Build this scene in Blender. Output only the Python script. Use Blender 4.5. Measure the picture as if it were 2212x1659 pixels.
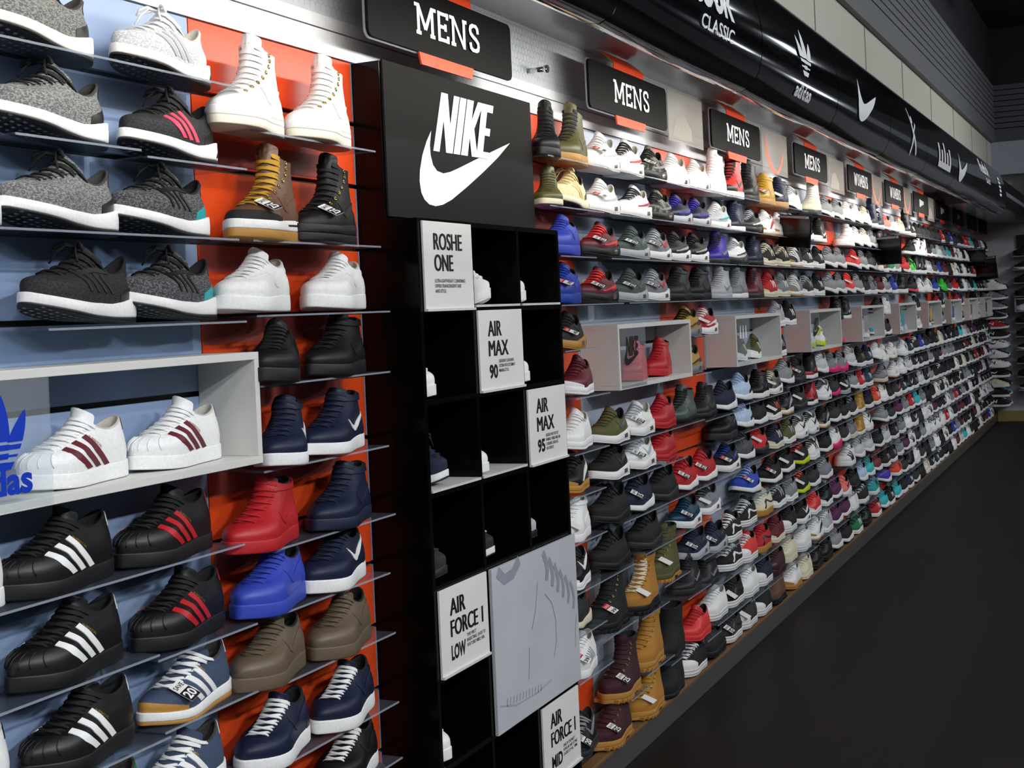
import bpy, bmesh, math, random
import numpy as np
from mathutils import Matrix, Vector

random.seed(7)
S = bpy.context.scene
COL = S.collection
for o in list(bpy.data.objects):
    bpy.data.objects.remove(o)

# ------------------------------------------------------------------ camera
# X runs along the shoe wall away from the viewer, Y goes into the wall (wall plane y=0), Z up.
FPX = 3000.0                                   # focal length in pixels of the 2212 x 1659 frame
CX, CY = 1106.0, 829.5
RHO = math.atan(.045)                          # the phone was held slightly rolled
cr, sr = math.cos(RHO), math.sin(RHO)
VH = 1365 * sr - 213.5 * cr
TH = math.atan((1365 * cr + 213.5 * sr) / FPX)
ct, st = math.cos(TH), math.sin(TH)
DCAM, HCAM = 1.75, 1.52


def at(px, py, Y):
    """point of the photograph on the vertical plane y=Y (parallel to the shoe wall)"""
    dx, dy = px - CX, py - CY
    u, v = dx * cr - dy * sr, dx * sr + dy * cr
    t = (DCAM + Y) / (FPX * st - u * ct)
    return Vector((t * (FPX * ct + u * st), Y, HCAM - t * (v - VH)))


def x_at(px, Z, Y=-.12):
    """where on the wall (X) a point at height Z shows in picture column px"""
    y = 640.0
    for _ in range(12):
        p = at(px, y, Y)
        q = at(px, y + 1, Y)
        y += (Z - p.z) / (q.z - p.z)
    return at(px, y, Y).x


cam = bpy.data.cameras.new('camera')
cam.sensor_width = 36
cam.lens = FPX / 2212 * 36
cam.shift_x = .0031
cam.shift_y = -.0686
cam.clip_end = 200
cam_o = bpy.data.objects.new('camera', cam)
COL.objects.link(cam_o)
R = Vector((st, -ct, 0)); U = Vector((0, 0, 1)); F = Vector((ct, st, 0))
xc = R * cr - U * sr
yc = R * sr + U * cr
M = Matrix((xc, yc, -F)).transposed().to_4x4()
M.translation = Vector((0, -DCAM, HCAM))
cam_o.matrix_world = M
S.camera = cam_o

# ------------------------------------------------------------------ world, exposure, lamps
w = bpy.data.worlds.new('world')
S.world = w
w.use_nodes = True
w.node_tree.nodes['Background'].inputs[0].default_value = (.5, .55, .65, 1)
w.node_tree.nodes['Background'].inputs[1].default_value = .02
S.view_settings.view_transform = 'Standard'
S.view_settings.look = 'None'
S.view_settings.exposure = 0.0
S.view_settings.gamma = 1.0
S.view_settings.use_curve_mapping = False

AXIS = -1


def area(name, loc, target, sx, sy, power, col=(1, 1, 1), spread=180):
    l = bpy.data.lights.new(name, 'AREA')
    l.shape = 'RECTANGLE'
    l.size, l.size_y = sx, sy
    l.energy = power
    l.color = col
    l.spread = math.radians(spread)
    o = bpy.data.objects.new(name, l)
    COL.objects.link(o)
    z = -(Vector(target) - Vector(loc)).normalized()
    x = Vector((1, 0, 0))
    y = z.cross(x).normalized()
    x = y.cross(z)
    m = Matrix((x, y, z)).transposed().to_4x4()
    m.translation = Vector(loc)
    o.matrix_world = m
    return o


# lamp tubes hidden behind the lip of the black canopy, one per canopy section
TUBE_Y, TUBE_Z = -.60, 2.215
TUBES = [(-.78 + 1.22 * i, 1.16) for i in range(11)]
for i, (x0, ln) in enumerate(TUBES):
    area('canopy_lamp', (x0 + ln / 2, TUBE_Y, TUBE_Z), (x0 + ln / 2, 0, 1.45), ln, .05, 19 if x0 < 2.5 else 20, (1, .965, .91), 150)
# aisle ceiling fittings, then a deeper row added as wall fill (housings further down)
CEIL = [(4.6, -2.3), (7.4, -2.3), (10.2, -2.3), (13.0, -2.3), (1.8, -2.3), (-1.0, -2.3), (0.4, -5.6), (3.6, -5.6), (6.8, -5.6), (10.0, -5.6), (13.2, -5.6), (-2.3, -4.4)]  # last one added to brighten box sides that face the viewer
for (lx, ly) in CEIL:
    area('ceiling_lamp', (lx, ly, 4.16), (lx, 0, 1.1), 1.2, .3, (16 if ly > -3 else 165) * (.9 if lx < 3 else .36 if lx < 7 else .2 if lx < 12 else .6), (.95, .97, 1), 130)


# ------------------------------------------------------------------ materials
def lin(h):
    h = h.lstrip('#')
    c = [int(h[i:i + 2], 16) / 255 for i in (0, 2, 4)]
    return tuple((x / 12.92 if x <= .04045 else ((x + .055) / 1.055) ** 2.4) for x in c) + (1,)


MATS = {}


def mat(hexcol, rough=.5, kind='plain', metal=0.0, h2=None, scale=60.0, spec=.5, coat=0.0):
    key = (hexcol, rough, kind, metal, h2, scale, spec, coat)
    if key in MATS:
        return MATS[key]
    m = bpy.data.materials.new('%s_%s' % (kind, hexcol))
    m.use_nodes = True
    nt = m.node_tree
    b = nt.nodes['Principled BSDF']
    c = lin(hexcol)
    b.inputs['Base Color'].default_value = c
    b.inputs['Roughness'].default_value = rough
    b.inputs['Metallic'].default_value = metal
    b.inputs['Specular IOR Level'].default_value = spec
    b.inputs['Coat Weight'].default_value = coat
    m.diffuse_color = c
    if kind != 'flat':
        tc = nt.nodes.new('ShaderNodeTexCoord')
        n = nt.nodes.new('ShaderNodeTexNoise')
        n.inputs['Scale'].default_value = scale
        n.inputs['Detail'].default_value = 3
        nt.links.new(tc.outputs['Object'], n.inputs['Vector'])
        mx = nt.nodes.new('ShaderNodeMix')
        mx.data_type = 'RGBA'
        a = tuple(x * .95 for x in c[:3]) + (1,)
        d = tuple(min(1, x * 1.03 + .001) for x in c[:3]) + (1,)
        lo, hi = .35, .65
        if kind == 'knit':
            d = lin(h2) if h2 else tuple(min(1, x * 1.8 + .02) for x in c[:3]) + (1,)
            a = c
            lo, hi = .44, .58
            mp = nt.nodes.new('ShaderNodeMapping')
            mp.inputs['Scale'].default_value = (1.2, 2.0, 3.2)
            nt.links.new(tc.outputs['Object'], mp.inputs['Vector'])
            nt.links.new(mp.outputs['Vector'], n.inputs['Vector'])
        if kind == 'camo':
            d = lin(h2)
            a = c
            lo, hi = .49, .53
        r = nt.nodes.new('ShaderNodeMapRange')
        r.inputs['From Min'].default_value = lo
        r.inputs['From Max'].default_value = hi
        nt.links.new(n.outputs['Fac'], r.inputs['Value'])
        nt.links.new(r.outputs['Result'], mx.inputs['Factor'])
        mx.inputs['A'].default_value = a
        mx.inputs['B'].default_value = d
        nt.links.new(mx.outputs['Result'], b.inputs['Base Color'])
        if kind in ('leather', 'knit', 'suede', 'rubber'):
            bp = nt.nodes.new('ShaderNodeBump')
            bp.inputs['Strength'].default_value = {'leather': .05, 'knit': .3, 'suede': .15, 'rubber': .03}[kind]
            bp.inputs['Distance'].default_value = .001
            nt.links.new(n.outputs['Fac'], bp.inputs['Height'])
            nt.links.new(bp.outputs['Normal'], b.inputs['Normal'])
    MATS[key] = m
    return m


def mat_emit(hexcol, strength):
    m = bpy.data.materials.new('lamp_' + hexcol)
    m.use_nodes = True
    b = m.node_tree.nodes['Principled BSDF']
    b.inputs['Base Color'].default_value = lin(hexcol)
    b.inputs['Emission Color'].default_value = lin(hexcol)
    b.inputs['Emission Strength'].default_value = strength
    return m


def mat_clear(hexcol='dfe6ee', opaque=.2, rough=.06):
    m = bpy.data.materials.new('acrylic')
    m.use_nodes = True
    nt = m.node_tree
    b = nt.nodes['Principled BSDF']
    b.inputs['Base Color'].default_value = lin(hexcol)
    b.inputs['Roughness'].default_value = rough
    t = nt.nodes.new('ShaderNodeBsdfTransparent')
    t.inputs['Color'].default_value = (.94, .96, .97, 1)
    mx = nt.nodes.new('ShaderNodeMixShader')
    mx.inputs[0].default_value = opaque
    nt.links.new(t.outputs[0], mx.inputs[1])
    nt.links.new(b.outputs[0], mx.inputs[2])
    nt.links.new(mx.outputs[0], nt.nodes['Material Output'].inputs['Surface'])
    return m


# ------------------------------------------------------------------ mesh helpers
def finish(me, smooth=False, angle=None):
    if smooth:
        me.polygons.foreach_set('use_smooth', [True] * len(me.polygons))
    me.update()
    return me


class MB:
    def __init__(s):
        s.v, s.f, s.sm = [], [], []

    def add(s, vs, fs, smooth=False):
        o = len(s.v)
        s.v += [tuple(v) for v in vs]
        s.f += [tuple(i + o for i in f) for f in fs]
        s.sm += [smooth] * len(fs)
        return s

    def box(s, x0, x1, y0, y1, z0, z1):
        v = [(x, y, z) for z in (z0, z1) for y in (y0, y1) for x in (x0, x1)]
        return s.add(v, [(0, 2, 3, 1), (4, 5, 7, 6), (0, 1, 5, 4), (2, 6, 7, 3), (0, 4, 6, 2), (1, 3, 7, 5)])

    def grid(s, P, smooth=True, closed=False):
        """P: rows x cols x 3"""
        r, c = len(P), len(P[0])
        vs = [p for row in P for p in row]
        fs = []
        for i in range(r - 1):
            for j in range(c if closed else c - 1):
                k = (j + 1) % c
                fs.append((i * c + j, i * c + k, (i + 1) * c + k, (i + 1) * c + j))
        return s.add(vs, fs, smooth)

    def slab(s, P, N, th, smooth=True):
        """a grid with thickness: P rows x cols x 3 outer face, N outward normals"""
        P, N = np.asarray(P, float), np.asarray(N, float)
        r, c = P.shape[:2]
        Q = P - N * th
        o = r * c
        vs = list(map(tuple, P.reshape(-1, 3))) + list(map(tuple, Q.reshape(-1, 3)))
        fs = []
        for i in range(r - 1):
            for j in range(c - 1):
                a, b, d, e = i * c + j, i * c + j + 1, (i + 1) * c + j + 1, (i + 1) * c + j
                fs.append((a, b, d, e))
                fs.append((o + e, o + d, o + b, o + a))
        s.add(vs, fs, smooth)
        rim = [j for j in range(c)] + [i * c + c - 1 for i in range(1, r)] + [(r - 1) * c + j for j in range(c - 2, -1, -1)] + [i * c for i in range(r - 2, 0, -1)]
        n = len(rim)
        a, b_ = P.reshape(-1, 3)[rim], Q.reshape(-1, 3)[rim]
        return s.add(list(map(tuple, a)) + list(map(tuple, b_)), [((k + 1) % n, k, n + k, n + (k + 1) % n) for k in range(n)], False)

    def tube(s, pts, rad, n=8, flat=1.0, closed=False):
        pts = [Vector(p) for p in pts]
        rows = []
        prev = Vector((.13, .21, .97))
        for i, p in enumerate(pts):
            a = pts[max(0, i - 1)]
            b = pts[min(len(pts) - 1, i + 1)]
            t = (b - a).normalized()
            u = (prev - t * prev.dot(t))
            u = u.normalized() if u.length > 1e-6 else t.orthogonal().normalized()
            v = t.cross(u)
            prev = u
            rows.append([p + u * math.cos(2 * math.pi * k / n) * rad + v * math.sin(2 * math.pi * k / n) * rad * flat for k in range(n)])
        s.grid(rows, True, True)
        o = len(s.v)
        c = len(rows)
        s.f.append(tuple(range(o - n * c, o - n * c + n))[::-1]); s.sm.append(False)
        s.f.append(tuple(range(o - n, o))); s.sm.append(False)
        return s

    def poly(s, pts2, place, th=.002, nrm=None):
        """flat outline (list of 2d) extruded; place(x,y)->3d on the face, nrm outward"""
        a = [Vector(place(*p)) for p in pts2]
        nrm = Vector(nrm)
        b = [p - nrm * th for p in a]
        n = len(a)
        fs = [tuple(range(n)), tuple(range(2 * n - 1, n - 1, -1))]
        fs += [((i + 1) % n, i, n + i, n + (i + 1) % n) for i in range(n)]
        return s.add(a + b, fs)

    def mesh(s, name):
        me = bpy.data.meshes.new(name)
        me.from_pydata(s.v, [], s.f)
        me.polygons.foreach_set('use_smooth', s.sm)
        me.update()
        return me

    def build(s, name, m, parent=None, bevel=0, fix=True):
        me = s.mesh(name)
        if fix:
            bm = bmesh.new(); bm.from_mesh(me)
            bmesh.ops.recalc_face_normals(bm, faces=bm.faces)
            bm.to_mesh(me); bm.free()
        me.materials.append(m)
        o = bpy.data.objects.new(name, me)
        COL.objects.link(o)
        if parent:
            o.parent = parent
        if bevel:
            b = o.modifiers.new('bevel', 'BEVEL')
            b.width = bevel; b.segments = 2; b.limit_method = 'ANGLE'
        return o


def tag(o, label=None, cat=None, group=None, kind=None):
    if label: o['label'] = label
    if cat: o['category'] = cat
    if group: o['group'] = group
    if kind: o['kind'] = kind
    return o


def empty(name, loc=(0, 0, 0), rz=0):
    o = bpy.data.objects.new(name, None)
    o.location = loc
    o.rotation_euler = (0, 0, rz)
    o.empty_display_size = .05
    COL.objects.link(o)
    return o


def struct(name, mb, m, bevel=0, label=None):
    o = mb.build(name, m, None, bevel)
    o['kind'] = 'structure'
    if label: o['label'] = label
    return o


TXT = {}


def text_verts(s, bold=0.0, xs=1.0, res=3, shear=0.0):
    """verts/faces of a word, cap height 1, starting at x=0 on the baseline"""
    key = (s, bold, xs, res, shear)
    if key in TXT:
        return TXT[key]
    cu = bpy.data.curves.new('t', 'FONT')
    cu.body = s; cu.size = 1.0; cu.offset = bold; cu.resolution_u = res; cu.shear = shear
    cu.fill_mode = 'FRONT'
    ob = bpy.data.objects.new('t', cu)
    COL.objects.link(ob)
    dg = bpy.context.evaluated_depsgraph_get()
    dg.update()
    me = bpy.data.meshes.new_from_object(ob.evaluated_get(dg))
    v = np.array([tuple(x.co) for x in me.vertices]).reshape(-1, 3)
    f = [tuple(p.vertices) for p in me.polygons]
    bpy.data.objects.remove(ob); bpy.data.curves.remove(cu); bpy.data.meshes.remove(me)
    v[:, 0] -= v[:, 0].min()
    v *= 1 / .73
    v[:, 0] *= xs
    TXT[key] = (v, f)
    return TXT[key]


def put_text(mb, s, org, ex, ey, size, bold=0.0, xs=1.0, width=None, shear=0.0):
    """flat lettering: org baseline start, ex/ey unit directions"""
    v, f = text_verts(s, bold, xs, 3, shear)
    org, ex, ey = Vector(org), Vector(ex), Vector(ey)
    kx = size
    if width:
        kx = width / v[:, 0].max()
    mb.add([org + ex * (p[0] * kx) + ey * (p[1] * size) for p in v], f)


# slab-serif strokes for the department signs, in a cell of height 1
def slab_word(word, t=.15):
    G = {
        'M': (1.05, [[(.14, 0), (.14, 1)], [(.14, 1), (.525, .22)], [(.525, .22), (.91, 1)], [(.91, 1), (.91, 0)]], [(.14, 0), (.91, 0), (.06, 1), (.99, 1)]),
        'E': (.72, [[(.14, 0), (.14, 1)], [(.06, .93), (.64, .93)], [(.06, .07), (.66, .07)], [(.14, .5), (.5, .5)], [(.62, .78), (.62, 1)], [(.64, 0), (.64, .24)], [(.5, .38), (.5, .62)]], []),
        'N': (.95, [[(.14, 0), (.14, 1)], [(.14, 1), (.8, 0)], [(.8, 0), (.8, 1)]], [(.14, 0), (.06, 1), (.84, 1)]),
        'W': (1.25, [[(.1, 1), (.35, 0)], [(.35, 0), (.62, .9)], [(.62, .9), (.9, 0)], [(.9, 0), (1.14, 1)]], [(.08, 1), (1.16, 1)]),
        'O': (.78, [[(.39 + .27 * math.cos(a), .5 + .43 * math.sin(a)) for a in [2 * math.pi * k / 20 for k in range(21)]]], []),
        'S': (.74, [[(.62, .72), (.6, .85), (.5, .93), (.3, .93), (.16, .86), (.12, .74), (.16, .63), (.3, .54), (.48, .46), (.6, .36), (.62, .25), (.58, .13), (.46, .07), (.24, .07), (.13, .14), (.1, .28)]], []),
    }
    v, f, x = [], [], 0
    for ch in word:
        wd, strokes, serif = G[ch]
        for sx, sz in serif:
            zz = sz + (.06 if sz == 0 else -.06)
            strokes = strokes + [[(sx - .14, zz), (sx + .14, zz)]]
        for stq in strokes:
            for (a, b) in zip(stq[:-1], stq[1:]):
                a, b = np.array(a, float), np.array(b, float)
                d = b - a
                d /= np.linalg.norm(d)
                th = t if abs(d[1]) > .35 else t * .8
                n = np.array((-d[1], d[0])) * th / 2
                e = d * (.03 if len(stq) > 4 else 0)
                o = len(v)
                for q in (a - n - e, b - n + e, b + n + e, a + n - e):
                    v.append((q[0] + x, min(1, max(0, q[1]))))
                f.append((o, o + 1, o + 2, o + 3))
        x += wd + .1
    v = np.array(v)
    v[:, 0] -= v[:, 0].min()
    return v, f


SWOOSH = [(503, 935), (470, 1010), (440, 1110), (422, 1220), (420, 1300), (432, 1380), (455, 1430), (490, 1465), (535, 1478), (585, 1468), (650, 1432), (760, 1340), (880, 1230), (980, 1130), (1068, 1025),
          (1010, 1052), (900, 1105), (800, 1155), (700, 1205), (640, 1232), (590, 1243), (545, 1225), (515, 1180), (498, 1110), (493, 1040)]


def trefoil_strips():
    """three-leaf mark with two cut bands, in a 1 x 1 cell: list of quads (2d)"""
    out = []

    def leaf(cx, tilt, h, wid, zb):
        n = 24
        prev = None
        for i in range(n + 1):
            t = i / n
            z = zb + (h - zb) * t
            hw = wid * math.sin(math.pi * min(1, max(0, .12 + .88 * t))) ** .8
            c = cx + tilt * (t ** 1.1)
            cur = (c - hw, c + hw, z)
            if prev is not None:
                zm = (z + prev[2]) / 2
                if not (.36 < zm < .41 or .255 < zm < .305 or .15 < zm < .2):
                    out.append([(prev[0], prev[2]), (prev[1], prev[2]), (cur[1], z), (cur[0], z)])
            prev = cur
    leaf(.5, 0, 1.0, .13, .12)
    leaf(.44, -.36, .80, .14, .06)
    leaf(.56, .36, .80, .14, .06)
    return out

# ------------------------------------------------------------------ the room
XE = 17.25                       # end wall
PER, X0B = 1.46, 1.41            # panel period; first blue panel starts here
BLUE_W = .88


def slot_mat(base, h, name):
    """painted slatwall board: dark grooves every 0.1525 m cut in the mesh, plain colour"""
    return mat(h, .42, 'plain', scale=3)


m_floor = bpy.data.materials.new('dark_wood_floor')
m_floor.use_nodes = True
nt = m_floor.node_tree
b = nt.nodes['Principled BSDF']
tc = nt.nodes.new('ShaderNodeTexCoord')
br = nt.nodes.new('ShaderNodeTexBrick')
br.inputs['Color1'].default_value = lin('261f1d')
br.inputs['Color2'].default_value = lin('1c1716')
br.inputs['Mortar'].default_value = lin('0c0a0a')
br.inputs['Scale'].default_value = 1
br.inputs['Mortar Size'].default_value = .0025
br.inputs['Brick Width'].default_value = 1.2
br.inputs['Row Height'].default_value = .15
nt.links.new(tc.outputs['Object'], br.inputs['Vector'])
ns = nt.nodes.new('ShaderNodeTexNoise')
mp = nt.nodes.new('ShaderNodeMapping')
mp.inputs['Scale'].default_value = (1.5, 22, 1)
ns.inputs['Scale'].default_value = 2.0
ns.inputs['Detail'].default_value = 5
nt.links.new(tc.outputs['Object'], mp.inputs['Vector'])
nt.links.new(mp.outputs['Vector'], ns.inputs['Vector'])
mx = nt.nodes.new('ShaderNodeMix')
mx.data_type = 'RGBA'
mx.blend_type = 'MULTIPLY'
mx.inputs['Factor'].default_value = .6
nt.links.new(br.outputs['Color'], mx.inputs['A'])
nt.links.new(ns.outputs['Color'], mx.inputs['B'])
nt.links.new(mx.outputs['Result'], b.inputs['Base Color'])
b.inputs['Roughness'].default_value = .48
b.inputs['Specular IOR Level'].default_value = .35

struct('floor', MB().box(-3, XE + .2, -8, .3, -.1, 0), m_floor)
struct('ceiling', MB().box(-3, XE + .2, -8, .3, 4.6, 4.7), mat('14161a', .8))
struct('wall_back', MB().box(-3, XE + .2, .012, .3, 0, 4.6), mat('c9ccd0', .6))
struct('wall_front', MB().box(-3, XE + .2, -8.1, -8, 0, 4.6), mat('9a9ca0', .7))
struct('wall_left', MB().box(-3.1, -3, -8.1, .3, 0, 4.6), mat('9a9ca0', .7))
# end wall: pale lower wall, black valance, pale fascia, grey grooved boards, black top
mb = MB().box(XE, XE + .2, -8, 0, 0, 4.6)
struct('wall_right', mb, mat('b9bbc0', .6))
struct('trim_1', MB().box(XE - .25, XE, -8, -.2, 2.87, 3.25), mat('a9aebc', .5))
struct('trim_2', MB().box(XE - .5, XE, -8, -.75, 2.36, 2.87), mat('0b0c0f', .3))
mb = MB().box(XE - .02, XE, -8, -.2, 3.25, 4.6)
struct('trim_3', mb, mat('1b1d22', .7))
mb = MB().box(XE - .06, XE - .02, -8, -.24, 3.25, 3.42)
for i in range(8):
    mb.box(XE - .06, XE - .02, -8, -.24, 3.43 + .064 * i, 3.43 + .064 * i + .054)
struct('trim_4', mb, mat('5a5c60', .6))
# bulkhead above the canopy on the shoe wall
struct('trim_5', MB().box(-3, XE, -.2, .012, 2.44, 3.25), mat('d9d5c6', .38))
mb = MB()
for i in range(14):
    mb.box(-3 + 1.5 * i, -3 + 1.5 * i + .012, -.204, -.2, 2.5, 3.25)
struct('trim_6', mb, mat('8f8c82', .5))
mb = MB().box(-3, XE - .06, -.24, .012, 3.25, 3.42)
for i in range(8):
    mb.box(-3, XE - .06, -.24, .012, 3.43 + .064 * i, 3.43 + .064 * i + .054)
mb.box(-3, XE - .06, -.225, .012, 3.42, 3.95)
struct('trim_7', mb, mat('696b6e', .55))
struct('trim_8', MB().box(-3, XE - .06, -.215, .012, 3.95, 4.6), mat('1e2025', .7))
# glossy soffit under the canopy, from its lip back to the wall
mb = MB()
mb.add([(-3, -.63, 2.40), (XE, -.63, 2.40), (XE, 0, 2.425), (-3, 0, 2.425), (-3, -.63, 2.44), (XE, -.63, 2.44), (XE, 0, 2.44), (-3, 0, 2.44)],
       [(0, 1, 2, 3), (7, 6, 5, 4), (0, 4, 5, 1), (3, 2, 6, 7), (0, 3, 7, 4), (1, 5, 6, 2)])
struct('ceiling_soffit', mb, mat('8b8f98', .16, spec=.6))

# slatwall boards (pale blue wide ones, orange narrow ones), grooves between the boards
m_blue = mat('93a9cc', .38, scale=4)
m_grey = mat('a6afc0', .38, scale=4)
m_orange = mat('e24c1e', .36, scale=4)
m_groove = mat('2a2622', .6)
TOPZ = 2.145


def slat_panel(x0, x1, m, n):
    mb = MB()
    z = TOPZ
    step = .1525
    first = True
    while z > .10:
        zb = max(.09, z - step)
        mb.box(x0 + .002, x1 - .002, -.018, 0, zb + (.011 if zb > .1 else 0), z)
        z = zb
    o = mb.build('wall_back_panel', m)
    o['kind'] = 'structure'
    g = MB().box(x0 + .002, x1 - .002, -.004, .012, .09, TOPZ).build('wall_back_groove', m_groove)
    g['kind'] = 'structure'
    g.parent = o


k = -3
while X0B + PER * k < XE - .05:
    a = X0B + PER * k
    slat_panel(a + (.052 if k == 1 else 0), min(XE, a + BLUE_W), m_blue if k < 2 else m_grey, k)
    if a + BLUE_W < XE - .05:
        slat_panel(a + BLUE_W, min(XE, a + PER + (.052 if k == 0 else 0)), m_orange, k)
    k += 1
# white strips above the boards and the honeycomb panel over them
struct('trim_9', MB().box(-3, XE, -.02, .012, TOPZ + .004, 2.208).box(-3, XE, -.014, .012, 2.214, 2.245), mat('e6e8ea', .35))
mb = MB().box(-3, XE, -.008, .012, 2.245, 2.43)
struct('trim_10', mb, mat('c6ccd0', .3))
mb = MB()
hr = .0135
row = 0
z = 2.262
while z < 2.42:
    x = .9 + (hr * .87 if row % 2 else 0)
    while x < 6.2:
        for q in range(3):
            a0, a1 = math.pi / 6 + math.pi / 3 * q, math.pi / 6 + math.pi / 3 * (q + 1)
            p0 = (x + hr * math.cos(a0), z + hr * math.sin(a0)); p1 = (x + hr * math.cos(a1), z + hr * math.sin(a1))
            dx, dz = p1[0] - p0[0], p1[1] - p0[1]
            L = math.hypot(dx, dz)
            nx, nz = -dz / L * .0006, dx / L * .0006
            mb.add([(p0[0] - nx, -.009, p0[1] - nz), (p1[0] - nx, -.009, p1[1] - nz), (p1[0] + nx, -.009, p1[1] + nz), (p0[0] + nx, -.009, p0[1] + nz)], [(0, 1, 2, 3)])
        x += hr * 1.74
    z += hr * 1.5
    row += 1
o = mb.build('trim_11', mat('9aa3a8', .4), fix=False)
o['kind'] = 'structure'
# plinth
struct('baseboard_back', MB().box(-3, XE, -.125, .012, 0, .082), mat('4c4a48', .5), .003)
struct('trim_12', MB().box(-3, XE, -.128, -.085, .082, .094), mat('7a5a38', .5), .002)
struct('baseboard_right', MB().box(XE - .08, XE, -8, -.13, 0, .12), mat('a08a5a', .5), .003)

# ------------------------------------------------------------------ canopy: one curved black panel per brand
PROF = [(-.565, 2.205), (-.605, 2.180), (-.64, 2.175), (-.675, 2.192), (-.70, 2.235), (-.712, 2.29), (-.714, 2.34), (-.708, 2.39), (-.697, 2.44), (-.682, 2.49), (-.663, 2.53), (-.645, 2.553), (-.62, 2.562), (-.50, 2.57), (-.21, 2.58)]
PROF = np.array(PROF)
m_can = mat('07080a', .09, 'flat', spec=.5, coat=.4)
m_wht = mat('eceef0', .45, 'flat')


def prof_pt(z):
    """front face of the canopy at height z -> (y, outward normal)"""
    P = PROF[2:13]
    y = float(np.interp(z, P[:, 1], P[:, 0]))
    y2 = float(np.interp(z + .01, P[:, 1], P[:, 0]))
    n = Vector((0, -.01, y2 - y)).normalized()
    return y, n


def on_canopy(x, z, off=.004):
    y, n = prof_pt(z)
    return Vector((x, y, z)) + n * off


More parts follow.
